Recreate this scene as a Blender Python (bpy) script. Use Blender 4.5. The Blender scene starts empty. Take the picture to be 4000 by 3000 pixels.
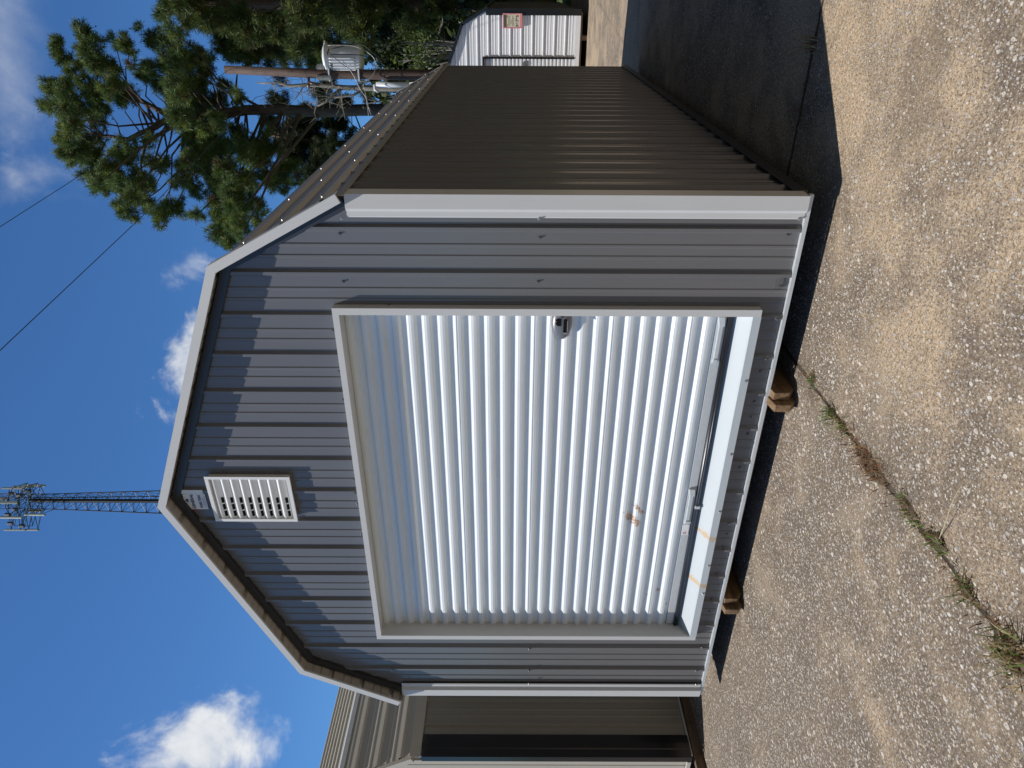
import bpy, bmesh, math, random
import numpy as np
from mathutils import Vector, Matrix

R = math.radians
SC = bpy.context.scene
COL = SC.collection
rng = random.Random(7)

# ------------------------------------------------------------------ camera
CAM = np.array([4.5291, -3.2845, 1.5700])
YAW, PITCH, ROLL, FPX = 0.525206, -0.002264, 0.0043007, 2682.84   # upright pose; the phone was then held on its side
_f = np.array([-math.sin(YAW)*math.cos(PITCH), math.cos(YAW)*math.cos(PITCH), math.sin(PITCH)])
_r0 = np.array([math.cos(YAW), math.sin(YAW), 0.0]); _u0 = np.cross(_r0, _f)
_r = _r0*math.cos(ROLL)+_u0*math.sin(ROLL); _u = _u0*math.cos(ROLL)-_r0*math.sin(ROLL)
cam = bpy.data.cameras.new('camera'); cam_o = bpy.data.objects.new('camera', cam); COL.objects.link(cam_o)
X, Y, Z = -_u, _r, -_f
cam_o.matrix_world = Matrix(((X[0], Y[0], Z[0], CAM[0]), (X[1], Y[1], Z[1], CAM[1]), (X[2], Y[2], Z[2], CAM[2]), (0, 0, 0, 1)))
cam.sensor_fit = 'HORIZONTAL'; cam.sensor_width = 36.0; cam.lens = FPX/4000*36
cam.clip_start = 0.05; cam.clip_end = 3000
SC.camera = cam_o

def at(sx, sy, depth):
    """a point at that distance in front of the camera, from the survey of the photograph (4000 x 3000)"""
    return Vector(CAM+depth*(_f+_r*((1500-sy)/FPX)+_u*((2000-sx)/FPX)))
def direction(sx, sy):
    d = _f+_r*((1500-sy)/FPX)+_u*((2000-sx)/FPX)
    return d/np.linalg.norm(d)
def on_level(sx, sy, z):
    d = direction(sx, sy); t = (z-CAM[2])/d[2]
    return Vector(CAM+d*t)

# ------------------------------------------------------------------ node helpers
class NT:
    def __init__(s, tree): s.t = tree; s.n = tree.nodes; s.l = tree.links
    def new(s, typ, **kw):
        nd = s.n.new(typ)
        for k, v in kw.items(): setattr(nd, k, v)
        return nd
    def set(s, sock, v):
        if hasattr(v, 'is_output') or isinstance(v, bpy.types.NodeSocket): s.l.new(v, sock)
        elif isinstance(v, (tuple, list)) and sock.type == 'RGBA' and len(v) == 3: sock.default_value = (*v, 1)
        else: sock.default_value = v
    def math(s, op, a, b=0.0, c=0.0, clamp=False):
        nd = s.new('ShaderNodeMath', operation=op, use_clamp=clamp)
        for i, v in enumerate((a, b, c)): s.set(nd.inputs[i], v)
        return nd.outputs[0]
    def mix(s, f, a, b, blend='MIX'):
        nd = s.new('ShaderNodeMix', data_type='RGBA', blend_type=blend)
        s.set(nd.inputs[0], f); s.set(nd.inputs[6], a); s.set(nd.inputs[7], b)
        return nd.outputs[2]
    def noise(s, vec, scale, detail=4, rough=.55, dist=0.0, out=0):
        nd = s.new('ShaderNodeTexNoise'); s.l.new(vec, nd.inputs['Vector'])
        nd.inputs['Scale'].default_value = scale; nd.inputs['Detail'].default_value = detail
        nd.inputs['Roughness'].default_value = rough; nd.inputs['Distortion'].default_value = dist
        return nd.outputs[out]
    def ramp(s, v, lo, hi):
        nd = s.new('ShaderNodeMapRange'); nd.clamp = True; nd.interpolation_type = 'SMOOTHSTEP'
        s.set(nd.inputs[0], v); s.set(nd.inputs[1], lo); s.set(nd.inputs[2], hi)
        return nd.outputs[0]
    def voronoi(s, vec, scale):
        nd = s.new('ShaderNodeTexVoronoi'); s.l.new(vec, nd.inputs['Vector']); nd.inputs['Scale'].default_value = scale
        return nd.outputs['Distance'], nd.outputs['Color']
    def sep(s, v):
        nd = s.new('ShaderNodeSeparateXYZ'); s.l.new(v, nd.inputs[0]); return nd.outputs
    def scale(s, v, xyz):
        nd = s.new('ShaderNodeMapping'); s.l.new(v, nd.inputs[0]); nd.inputs['Scale'].default_value = xyz; return nd.outputs[0]

def material(name, color, rough=.5, metal=0.0, spec=.5, vary=.06, vscale=3.0, bump=None, tint=False, trans=0.0, stretch=None, coat=0.0):
    m = bpy.data.materials.new(name); m.use_nodes = True
    t = NT(m.node_tree); b = t.n['Principled BSDF']
    co = t.new('ShaderNodeTexCoord').outputs['Object']
    vec = t.scale(co, stretch) if stretch else co
    c = t.new('ShaderNodeRGB').outputs[0]; c.default_value = (*color, 1)
    if tint:
        a = t.new('ShaderNodeAttribute', attribute_name='tint'); c = t.mix(1.0, c, a.outputs['Color'], 'MULTIPLY')
    if vary:
        nz = t.noise(vec, vscale, 5, .6)
        k = t.math('MULTIPLY_ADD', nz, 2*vary, 1-vary)
        cc = t.new('ShaderNodeCombineColor'); [t.l.new(k, cc.inputs[i]) for i in range(3)]
        c = t.mix(1.0, c, cc.outputs[0], 'MULTIPLY')
    t.set(b.inputs['Base Color'], c)
    b.inputs['Roughness'].default_value = rough; b.inputs['Metallic'].default_value = metal
    b.inputs['Specular IOR Level'].default_value = spec
    if coat: b.inputs['Coat Weight'].default_value = coat
    if bump:
        bs, strength, dist = bump
        h = t.noise(vec, bs, 3, .5)
        bn = t.new('ShaderNodeBump'); bn.inputs['Strength'].default_value = strength; bn.inputs['Distance'].default_value = dist
        t.l.new(h, bn.inputs['Height']); t.l.new(bn.outputs[0], b.inputs['Normal'])
    if trans:
        tr = t.new('ShaderNodeBsdfTranslucent'); t.set(tr.inputs[0], c)
        mx = t.new('ShaderNodeMixShader'); mx.inputs[0].default_value = trans
        t.l.new(b.outputs[0], mx.inputs[1]); t.l.new(tr.outputs[0], mx.inputs[2])
        t.l.new(mx.outputs[0], t.n['Material Output'].inputs[0])
    return m

# ------------------------------------------------------------------ world, sun, exposure
SUN_EL, SH = R(62.0), Vector((.727, .687))            # direction the shadows fall on the ground
SKY_STRENGTH, SUN_STRENGTH = .085, 4.4
w = bpy.data.worlds.new('World'); SC.world = w; w.use_nodes = True
t = NT(w.node_tree); bg = t.n['Background']
sky = t.new('ShaderNodeTexSky', sky_type='NISHITA'); sky.sun_disc = False
sky.sun_elevation = SUN_EL; sky.sun_rotation = math.atan2(-SH.x, -SH.y) % (2*math.pi)
sky.air_density = 1.0; sky.dust_density = .35; sky.ozone_density = 2.2; sky.altitude = 50
skyc = t.mix(1.0, sky.outputs[0], (.55, .98, 1.42), 'MULTIPLY')
co = t.new('ShaderNodeTexCoord').outputs['Generated']
def cloud(center, right_r, up_r, detail_scale, lo, hi, seed, opacity=1.0):
    """a cloud in the sky: an elongated patch round one compass direction, broken up by noise; returns its cover"""
    d = Vector(direction(*center)); rt = d.cross(Vector((0, 0, 1))).normalized(); up = rt.cross(d)
    def dot(v):
        nd = t.new('ShaderNodeVectorMath', operation='DOT_PRODUCT'); t.l.new(co, nd.inputs[0]); nd.inputs[1].default_value = v; return nd.outputs['Value']
    a = t.math('DIVIDE', dot(rt), right_r); b = t.math('DIVIDE', dot(up), up_r)
    e = t.math('SQRT', t.math('ADD', t.math('MULTIPLY', a, a), t.math('MULTIPLY', b, b)))
    front = t.math('GREATER_THAN', dot(d), .3)
    mp = t.new('ShaderNodeMapping'); t.l.new(co, mp.inputs[0]); mp.inputs['Location'].default_value = (seed, seed*.7, -seed)
    n = t.noise(mp.outputs[0], detail_scale, 9, .58, .25)
    v = t.math('ADD', t.math('SUBTRACT', 1.0, e), t.math('MULTIPLY_ADD', n, 3.2, -1.6))
    return t.math('MULTIPLY', t.math('MULTIPLY', t.ramp(v, lo, hi), front), opacity), n
covers = [cloud((790, 2925), .085, .095, 9, .22, .95, 1.3, .97), cloud((765, 1450), .105, .048, 11, .02, .65, 4.1, .95),
          cloud((20, 130), .13, .06, 7, -.2, 1.2, 7.7, .45), cloud((50, 690), .035, .02, 16, .2, 1.3, 3.3, .3),
          cloud((745, 1040), .03, .03, 20, .0, 1.1, 5.5, .35)]
for cov, n in covers:
    shade = t.ramp(n, .38, .66)
    skyc = t.mix(cov, skyc, t.mix(shade, (5.6, 6.3, 7.6), (10.0, 10.2, 10.4)))
# unseen grey cover added over the right-hand sky to neutralise and dim the fill
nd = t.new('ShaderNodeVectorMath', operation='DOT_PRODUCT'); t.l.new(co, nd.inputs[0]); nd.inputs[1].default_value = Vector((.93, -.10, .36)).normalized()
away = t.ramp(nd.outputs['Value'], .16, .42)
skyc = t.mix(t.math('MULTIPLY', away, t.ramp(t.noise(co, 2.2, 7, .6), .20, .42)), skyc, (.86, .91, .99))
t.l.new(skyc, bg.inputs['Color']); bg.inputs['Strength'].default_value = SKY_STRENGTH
sun = bpy.data.lights.new('sun', 'SUN'); sun.energy = SUN_STRENGTH; sun.angle = R(.5); sun.color = (1.0, .955, .895)
sun_o = bpy.data.objects.new('sun', sun); COL.objects.link(sun_o)
dv = Vector((SH.x*math.cos(SUN_EL), SH.y*math.cos(SUN_EL), -math.sin(SUN_EL)))
sun_o.rotation_euler = dv.to_track_quat('-Z', 'Y').to_euler(); sun_o.location = (-10, -10, 30)
vs = SC.view_settings; vs.view_transform = 'Standard'; vs.look = 'None'; vs.gamma = 1; vs.exposure = 0.0
SC.cycles.max_bounces = 8; SC.cycles.diffuse_bounces = 4; SC.cycles.glossy_bounces = 4
SC.cycles.transparent_max_bounces = 8; SC.cycles.use_denoising = True

# ------------------------------------------------------------------ mesh helpers
class MB:
    def __init__(s): s.v = []; s.f = []
    def add(s, vs, fs):
        o = len(s.v); s.v += [tuple(p) for p in vs]; s.f += [tuple(i+o for i in f) for f in fs]; return s
    def quad(s, a, b, c, d): return s.add((a, b, c, d), ((0, 1, 2, 3),))
    def box(s, x0, x1, y0, y1, z0, z1):
        return s.add([(x0, y0, z0), (x1, y0, z0), (x1, y1, z0), (x0, y1, z0), (x0, y0, z1), (x1, y0, z1), (x1, y1, z1), (x0, y1, z1)],
                     [(3, 2, 1, 0), (4, 5, 6, 7), (0, 1, 5, 4), (1, 2, 6, 5), (2, 3, 7, 6), (3, 0, 4, 7)])
    def prism(s, poly, off):
        """closed outline (3-D points) pushed along a vector"""
        n = len(poly); off = Vector(off); p = [Vector(q) for q in poly]
        vs = p+[q+off for q in p]
        return s.add(vs, [tuple(range(n-1, -1, -1)), tuple(range(n, 2*n))]+[(i, (i+1) % n, (i+1) % n+n, i+n) for i in range(n)])
    def strip(s, line, off):
        """open polyline pushed along a vector: a sheet"""
        off = Vector(off); p = [Vector(q) for q in line]
        return s.add(p+[q+off for q in p], [(i, i+1, i+1+len(p), i+len(p)) for i in range(len(p)-1)])
    def tube(s, pts, rad, seg=8, cap=True):
        pts = [Vector(p) for p in pts]; n = len(pts)
        rad = rad if isinstance(rad, (list, tuple)) else [rad]*n
        vs = []; ref = Vector((.31, .77, .55))
        for i, p in enumerate(pts):
            d = (pts[min(i+1, n-1)]-pts[max(i-1, 0)]).normalized()
            a = d.cross(ref)
            if a.length < .1: a = d.cross(Vector((1, 0, 0)))
            a.normalize(); b = d.cross(a)
            for k in range(seg):
                th = 2*math.pi*k/seg; vs.append(p+(a*math.cos(th)+b*math.sin(th))*rad[i])
        fs = [(i*seg+k, i*seg+(k+1) % seg, (i+1)*seg+(k+1) % seg, (i+1)*seg+k) for i in range(n-1) for k in range(seg)]
        if cap: fs += [tuple(range(seg-1, -1, -1)), tuple(range((n-1)*seg, n*seg))]
        return s.add(vs, fs)
    def lathe(s, prof, c=(0, 0, 0), seg=20):
        """(radius, height) outline turned round a vertical axis"""
        vs = [(c[0]+r*math.cos(2*math.pi*k/seg), c[1]+r*math.sin(2*math.pi*k/seg), c[2]+z) for r, z in prof for k in range(seg)]
        n = len(prof)
        fs = [(i*seg+k, i*seg+(k+1) % seg, (i+1)*seg+(k+1) % seg, (i+1)*seg+k) for i in range(n-1) for k in range(seg)]
        return s.add(vs, fs+[tuple(range(seg-1, -1, -1)), tuple(range((n-1)*seg, n*seg))])
    def build(s, name, mat, parent=None, smooth=False, loc=None, bevel=0):
        me = bpy.data.meshes.new(name); me.from_pydata(s.v, [], s.f); me.update()
        me.materials.append(mat)
        if smooth:
            for p in me.polygons: p.use_smooth = True
        o = bpy.data.objects.new(name, me); COL.objects.link(o)
        if parent is not None: o.parent = parent
        if loc is not None: o.location = loc
        if bevel:
            bv = o.modifiers.new('bevel', 'BEVEL'); bv.width = bevel; bv.segments = 2; bv.limit_method = 'ANGLE'
        return o

def tag(o, label=None, cat=None, group=None, kind=None):
    if label: o['label'] = label
    if cat: o['category'] = cat
    if group: o['group'] = group
    if kind: o['kind'] = kind
    return o
def thing(name, label, cat, loc=(0, 0, 0), group=None):
    o = bpy.data.objects.new(name, None); COL.objects.link(o); o.location = loc; o.empty_display_size = .3
    return tag(o, label, cat, group)
def cloud_mesh(name, tris, tints, mat, parent, quads=False):
    """many small leaves: tris is (n,3,3) or (n,4,3), tints (n,3)"""
    n, k = tris.shape[:2]
    me = bpy.data.meshes.new(name)
    me.vertices.add(n*k); me.vertices.foreach_set('co', tris.reshape(-1).astype(np.float32))
    me.loops.add(n*k); me.loops.foreach_set('vertex_index', np.arange(n*k, dtype=np.int32))
    me.polygons.add(n); me.polygons.foreach_set('loop_start', np.arange(0, n*k, k, dtype=np.int32))
    me.update(calc_edges=True)
    ca = me.color_attributes.new('tint', 'FLOAT_COLOR', 'POINT')
    c = np.ones((n, k, 4), np.float32); c[:, :, :3] = tints[:, None, :]
    ca.data.foreach_set('color', c.reshape(-1))
    me.materials.append(mat)
    o = bpy.data.objects.new(name, me); COL.objects.link(o)
    if parent is not None: o.parent = parent
    return o
def lettering(name, text, size, mat, parent, origin, right, up, extrude=.0004, align='CENTER', bend=None):
    """flat letters lying in the plane of (right, up); bend = radius of an arc they follow"""
    cu = bpy.data.curves.new(name, 'FONT'); cu.body = text; cu.size = size; cu.extrude = extrude
    cu.align_x = align; cu.align_y = 'CENTER'; cu.offset = size*.028
    tmp = bpy.data.objects.new(name, cu); COL.objects.link(tmp)
    bpy.context.view_layer.update()
    me = bpy.data.meshes.new_from_object(tmp.evaluated_get(bpy.context.evaluated_depsgraph_get()))
    bpy.data.objects.remove(tmp)
    right, up = Vector(right).normalized(), Vector(up).normalized(); nrm = right.cross(up); o0 = Vector(origin)
    for v in me.vertices:
        x, y, z = v.co
        if bend:
            th = x/bend; x, y = (bend-y)*math.sin(th), -((bend-y)*math.cos(th)-bend)
        v.co = o0+right*x+up*y+nrm*z
    me.materials.clear(); me.materials.append(mat); me.name = name
    o = bpy.data.objects.new(name, me); COL.objects.link(o); o.parent = parent
    return o

# ribbed metal sheet: outlines of one 9 inch module
PITCH9 = .2330
AG = [(0, 0), (.012, .020), (.028, .020), (.040, 0), (.096, 0), (.102, .0045), (.112, .0045), (.118, 0), (.155, 0), (.161, .0045), (.171, .0045), (.177, 0)]
def profile(u0, u1, phase, pitch=PITCH9, prof=AG, extra=()):
    pts = []; k0 = int(math.floor((u0-phase)/pitch))-1
    raw = []
    for k in range(k0, k0+int((u1-u0)/pitch)+4):
        raw += [(phase+k*pitch+a, h) for a, h in prof]
    xs = np.array([a for a, h in raw]); hs = np.array([h for a, h in raw])
    us = sorted(set([round(a, 5) for a in xs if u0 < a < u1]+[u0, u1]+[e for e in extra if u0 < e < u1]))
    return [(u, float(np.interp(u, xs, hs))) for u in us]
def ribbed(mb, origin, ud, vd, nd, u0, u1, bot, top, phase, extra=(), holes=(), pitch=PITCH9, prof=AG):
    """sheet with ribs running along vd; bot/top are functions of u; holes = (ua, ub, va, vb)"""
    origin, ud, vd, nd = map(Vector, (origin, ud, vd, nd))
    pr = profile(u0, u1, phase, pitch, prof, extra)
    P = lambda u, h, v: origin+ud*u+nd*h+vd*v
    for (a, ha), (b, hb) in zip(pr, pr[1:]):
        c = (a+b)/2; spans = [(bot, top)]
        for (ua, ub, va, vb) in holes:
            if ua < c < ub: spans = [(bot, lambda u, va=va: va), (lambda u, vb=vb: vb, top)]
        for lo, hi in spans:
            mb.quad(P(a, ha, lo(a)), P(b, hb, lo(b)), P(b, hb, hi(b)), P(a, ha, hi(a)))

# ------------------------------------------------------------------ materials
def sheet_metal(name, color, rough, spec=.5, dirt=0.0):
    m = material(name, color, rough, 0, spec, .05, 1.3, (1.6, .10, .02), coat=0.0)
    if dirt:
        t = NT(m.node_tree); b = t.n['Principled BSDF']
        co = t.new('ShaderNodeTexCoord').outputs['Object']
        z = t.sep(co)[2]
        st = t.noise(t.scale(co, (9, 9, .8)), 2.0, 6, .65)
        low = t.math('SUBTRACT', 1.0, t.ramp(z, 0.0, .9))
        f = t.math('MULTIPLY', t.math('MULTIPLY', t.ramp(st, .5, .75), t.math('MULTIPLY_ADD', low, .7, .3)), dirt)
        src = b.inputs['Base Color'].links[0].from_socket
        t.l.new(t.mix(f, src, (.23, .19, .15)), b.inputs['Base Color'])
        rg = t.math('MULTIPLY_ADD', t.noise(co, 5, 5), .14, rough-.07); t.l.new(rg, b.inputs['Roughness'])
    return m
M_CHAR = sheet_metal('charcoal_metal', (.150, .150, .154), .22, .5, .25)
M_CHAR_ROOF = sheet_metal('charcoal_roof_metal', (.27, .28, .295), .5, .4, .25)
M_SOFFIT = sheet_metal('grey_primer', (.42, .40, .37), .5, .4)
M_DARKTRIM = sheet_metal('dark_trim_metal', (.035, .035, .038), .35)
M_TRIM = sheet_metal('light_grey_trim', (.58, .58, .565), .38, .5, .08)
M_WHITE = material('white_paint', (.78, .78, .76), .35, 0, .5, .03, 2.0)
M_BLACK = material('black_rubber', (.012, .012, .014), .45, 0, .4, .1, 20)
M_DARK = material('dark_gap', (.01, .01, .01), .9, 0, .1, 0)
M_BOLT = material('screw_steel', (.45, .45, .45), .35, .8, .5, .1, 40)
M_SCREW = material('painted_screw', (.16, .16, .165), .32, .4, .5, .1, 40)
M_GALV = material('galvanised_steel', (.60, .63, .64), .42, .25, .5, .12, 30, (60, .2, .002))
M_SEAL = material('seal_rubber', (.02, .022, .028), .3, 0, .5, .1, 20)
M_LOCK = material('lock_casting', (.17, .17, .18), .36, .2, .5, .08, 30)
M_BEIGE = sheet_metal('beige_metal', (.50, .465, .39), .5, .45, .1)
M_BEIGE_SIDE = sheet_metal('dark_beige_metal', (.29, .27, .225), .40, .5, .1)  # beige with the side wall's shade put into the colour; also eave trim
M_BLACKTRIM = sheet_metal('black_metal_trim', (.010, .010, .012), .22, .6)
M_WSHED = sheet_metal('white_siding', (.76, .77, .77), .4, .5, .1)
M_OLIVE = sheet_metal('dark_siding', (.045, .047, .043), .35, .5)

def wood(name, c1, c2, grain=(1, .06, 1)):
    m = bpy.data.materials.new(name); m.use_nodes = True
    t = NT(m.node_tree); b = t.n['Principled BSDF']; co = t.new('ShaderNodeTexCoord').outputs['Object']
    g = t.noise(t.scale(co, (grain[0]*40, grain[1]*40, grain[2]*40)), 1.0, 5, .65, .6)
    blot = t.noise(co, 6, 4, .6)
    c = t.mix(t.ramp(g, .3, .7), c1, c2)
    c = t.mix(t.ramp(blot, .5, .8), c, tuple(v*.45 for v in c1))
    t.l.new(c, b.inputs['Base Color']); b.inputs['Roughness'].default_value = .75
    bn = t.new('ShaderNodeBump'); bn.inputs['Strength'].default_value = .35; bn.inputs['Distance'].default_value = .004
    t.l.new(g, bn.inputs['Height']); t.l.new(bn.outputs[0], b.inputs['Normal'])
    return m
M_SKID = wood('treated_pine_timber', (.15, .085, .042), (.33, .21, .105))
M_SKID2 = wood('weathered_timber', (.14, .09, .055), (.22, .15, .10))
M_POLE = wood('creosote_pole', (.060, .036, .027), (.125, .080, .062), (1, 1, .05))

def door_material():
    m = material('door_enamel', (.75, .79, .81), .30, 0, .5, .02, 1.5, (2.2, .06, .02))
    t = NT(m.node_tree); b = t.n['Principled BSDF']; co = t.new('ShaderNodeTexCoord').outputs['Object']
    xs = t.sep(co); src = b.inputs['Base Color'].links[0].from_socket
    n = t.noise(co, 26, 8, .72, 1.0); f = 0.0
    for cx, cz, rx, rz, ang in ((1.61, .64, .10, .034, .75), (1.68, .60, .065, .02, .7), (.965, .40, .028, .022, 0), (.90, .345, .02, .008, .2), (.92, .47, .012, .008, .2), (.83, .33, .015, .006, .2)):
        dx = t.math('SUBTRACT', xs[0], cx); dz = t.math('SUBTRACT', xs[2], cz)
        ca, sa = math.cos(ang), math.sin(ang)
        a = t.math('DIVIDE', t.math('ADD', t.math('MULTIPLY', dx, ca), t.math('MULTIPLY', dz, sa)), rx)
        c = t.math('DIVIDE', t.math('SUBTRACT', t.math('MULTIPLY', dz, ca), t.math('MULTIPLY', dx, sa)), rz)
        e = t.math('SQRT', t.math('ADD', t.math('MULTIPLY', a, a), t.math('MULTIPLY', c, c)))
        v = t.ramp(t.math('ADD', t.math('SUBTRACT', 1.0, e), t.math('MULTIPLY_ADD', n, 4.2, -2.1)), .08, .6)
        f = t.math('MAXIMUM', v, f)
    grime = t.ramp(t.noise(t.scale(co, (1.2, 1, 9)), 2.5, 7, .7, .6), .48, .72)
    src = t.mix(t.math('MULTIPLY', grime, .22), src, (.50, .49, .45))
    spot = t.ramp(t.noise(co, 60, 3, .6), .76, .80)
    src = t.mix(t.math('MULTIPLY', spot, .5), src, (.35, .30, .24))
    c = t.mix(t.math('MULTIPLY', f, .8), src, t.mix(t.ramp(n, .42, .62), (.60, .33, .14), (.30, .14, .055)))
    t.l.new(c, b.inputs['Base Color'])
    return m
M_DOOR = door_material()

def sill_material():
    m = material('sill_enamel', (.50, .545, .57), .4, 0, .5, .02, 2)
    t = NT(m.node_tree); b = t.n['Principled BSDF']; co = t.new('ShaderNodeTexCoord').outputs['Object']
    xs = t.sep(co); src = b.inputs['Base Color'].links[0].from_socket
    n = t.noise(co, 34, 7, .7, .8); f = 0.0
    for cx, rx in ((1.54, .032), (1.13, .03)):
        e = t.math('ABSOLUTE', t.math('DIVIDE', t.math('SUBTRACT', xs[0], cx), rx))
        f = t.math('MAXIMUM', f, t.ramp(t.math('ADD', t.math('SUBTRACT', 1.0, e), t.math('MULTIPLY_ADD', n, 4.4, -2.3)), .1, .7))
    t.l.new(t.mix(t.math('MULTIPLY', f, .7), src, (.55, .34, .12)), b.inputs['Base Color'])
    return m
M_SILL = sill_material()

def concrete_material():
    m = bpy.data.materials.new('exposed_aggregate_concrete'); m.use_nodes = True
    t = NT(m.node_tree); b = t.n['Principled BSDF']; co = t.new('ShaderNodeTexCoord').outputs['Object']
    xs = t.sep(co)
    big = t.noise(co, .55, 4, .55, .4)                       # worn patches, metres across
    mid = t.noise(co, 2.6, 5, .62, .5)
    fine = t.noise(co, 55, 5, .7)
    grit = t.noise(co, 210, 3, .7)
    west = t.math('SUBTRACT', 1.0, t.ramp(xs[0], 1.2, 3.6))   # the slab left of the joint is greyer
    worn = t.ramp(t.math('ADD', t.math('ADD', t.math('MULTIPLY', big, .6), t.math('MULTIPLY', mid, .55)), t.math('MULTIPLY', west, .14)), .46, .70)
    sand = t.mix(t.ramp(fine, .32, .68), (.33, .24, .155), (.66, .515, .35))
    grey = t.mix(t.ramp(fine, .32, .68), (.11, .087, .066), (.28, .225, .165))
    base = t.mix(worn, sand, grey)
    base = t.mix(t.ramp(grit, .545, .66), base, (.075, .052, .036))
    pits = t.noise(co, 95, 4, .7)
    base = t.mix(t.math('MULTIPLY', t.ramp(pits, .50, .61), .8), base, (.085, .060, .042))
    base = t.mix(t.math('MULTIPLY', t.ramp(grit, .42, .26), .5), base, (.52, .45, .35))
    blot = t.noise(co, 1.5, 6, .66, .8)
    base = t.mix(t.math('MULTIPLY', t.ramp(blot, .54, .66), .55), base, (.115, .092, .070))
    dust = t.noise(co, 1.1, 7, .62, 1.2)
    base = t.mix(t.math('MULTIPLY', t.ramp(dust, .56, .68), .3), base, (.44, .34, .23))
    warp = t.new('ShaderNodeVectorMath', operation='ADD'); t.l.new(co, warp.inputs[0])
    wn = t.new('ShaderNodeVectorMath', operation='SCALE'); t.l.new(t.noise(co, 40, 2, .5, 0, 1), wn.inputs[0]); wn.inputs['Scale'].default_value = .012
    t.l.new(wn.outputs[0], warp.inputs[1]); wv = warp.outputs[0]
    h = 0.0
    for sc, thr, rad, add in ((40, .86, .30, .0), (68, .64, .36, 1.3), (118, .44, .40, 2.9)):
        mp = t.new('ShaderNodeMapping'); t.l.new(wv, mp.inputs[0]); mp.inputs['Location'].default_value = (add, add*2, 0); mp.inputs['Rotation'].default_value = (0, 0, add); mp.inputs['Scale'].default_value = (1, .72, 1)
        d, c = t.voronoi(mp.outputs[0], sc); cc = t.new('ShaderNodeSeparateColor'); t.l.new(c, cc.inputs[0])
        lim = t.math('SUBTRACT', thr+.17, t.math('MULTIPLY', worn, .34))
        pick = t.ramp(cc.outputs[0], lim, t.math('ADD', lim, .02))
        size = t.math('MULTIPLY_ADD', cc.outputs[1], .22, rad-.11)
        inside = t.math('MULTIPLY', pick, t.ramp(d, size, t.math('SUBTRACT', size, .07)))
        tone = t.new('ShaderNodeValToRGB'); t.l.new(cc.outputs[2], tone.inputs[0])
        el = tone.color_ramp.elements
        el[0].position = 0; el[0].color = (.64, .60, .54, 1); el[1].position = 1; el[1].color = (.17, .12, .085, 1)
        for p, q in ((.26, (.54, .48, .40, 1)), (.46, (.36, .345, .33, 1)), (.68, (.50, .41, .30, 1)), (.84, (.27, .25, .245, 1))):
            e = el.new(p); e.color = q
        base = t.mix(inside, base, tone.outputs[0])
        h = t.math('MAXIMUM', h, inside)
    # joints between the slabs: one along y at x = 2.745, one along x at y = .69
    wob = t.math('MULTIPLY_ADD', t.noise(co, 9, 4, .6), .05, -.025)
    j1 = t.math('ABSOLUTE', t.math('SUBTRACT', t.math('ADD', xs[0], wob), 2.745))
    j2 = t.math('ABSOLUTE', t.math('SUBTRACT', t.math('ADD', xs[1], wob), .69))
    j = t.math('MINIMUM', j1, j2)
    jm = t.math('SUBTRACT', 1.0, t.ramp(t.math('ADD', j, t.math('MULTIPLY_ADD', mid, -.03, .012)), .003, .014))
    base = t.mix(jm, base, (.055, .042, .030))
    # thin cover of dust that hides stones here and there
    base = t.mix(t.math('MULTIPLY', t.ramp(t.noise(co, 3.3, 7, .7, .6), .56, .68), .28), base, t.mix(t.ramp(fine, .3, .7), (.24, .18, .125), (.38, .30, .215)))
    st = t.math('SUBTRACT', 1.0, t.ramp(j1, .0, .16))
    base = t.mix(t.math('MULTIPLY', st, t.ramp(mid, .45, .7)), base, (.13, .105, .078))
    # old spilt mortar streak near the camera
    sm = t.noise(t.scale(co, (3.0, 16, 1)), 1.0, 6, .7, .6)
    near = t.math('MULTIPLY', t.ramp(xs[0], 2.9, 3.2), t.math('SUBTRACT', 1.0, t.ramp(xs[1], -1.75, -1.5)))
    base = t.mix(t.math('MULTIPLY', t.math('MULTIPLY', t.ramp(sm, .58, .66), near), .75), base, (.56, .47, .33))
    t.l.new(base, b.inputs['Base Color']); b.inputs['Roughness'].default_value = .88; b.inputs['Specular IOR Level'].default_value = .25
    hh = t.math('ADD', t.math('MULTIPLY', h, .55), t.math('ADD', t.math('MULTIPLY', fine, .35), t.math('MULTIPLY', grit, .4)))
    hh = t.math('SUBTRACT', hh, t.math('MULTIPLY', jm, 2.5))
    bn = t.new('ShaderNodeBump'); bn.inputs['Strength'].default_value = .75; bn.inputs['Distance'].default_value = .006
    t.l.new(hh, bn.inputs['Height']); t.l.new(bn.outputs[0], b.inputs['Normal'])
    return m
M_CONC = concrete_material()
def lawn_material():
    m = bpy.data.materials.new('mown_grass'); m.use_nodes = True
    t = NT(m.node_tree); b = t.n['Principled BSDF']; co = t.new('ShaderNodeTexCoord').outputs['Object']
    n = t.noise(co, 25, 5, .7); n2 = t.noise(co, .4, 4, .6)
    c = t.mix(t.ramp(n, .3, .7), (.05, .085, .018), (.14, .19, .04)); c = t.mix(t.ramp(n2, .5, .7), c, (.16, .14, .06))
    t.l.new(c, b.inputs['Base Color']); b.inputs['Roughness'].default_value = .95
    bn = t.new('ShaderNodeBump'); bn.inputs['Distance'].default_value = .05; t.l.new(n, bn.inputs['Height']); t.l.new(bn.outputs[0], b.inputs['Normal'])
    return m
M_LAWN = lawn_material()

# ------------------------------------------------------------------ ground
g = MB(); S = 700
for i in range(14):
    for k in range(14):
        x0, x1 = -S+i*100, -S+(i+1)*100; y0, y1 = -S+k*100, -S+(k+1)*100
        g.quad((x0, y0, -.03), (x1, y0, -.03), (x1, y1, -.03), (x0, y1, -.03))
tag(g.build('ground', M_LAWN), kind='structure')
p = MB(); p.box(-26, 34, -26, 17.5, -.028, 0)
tag(p.build('pavement', M_CONC), kind='structure')

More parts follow.
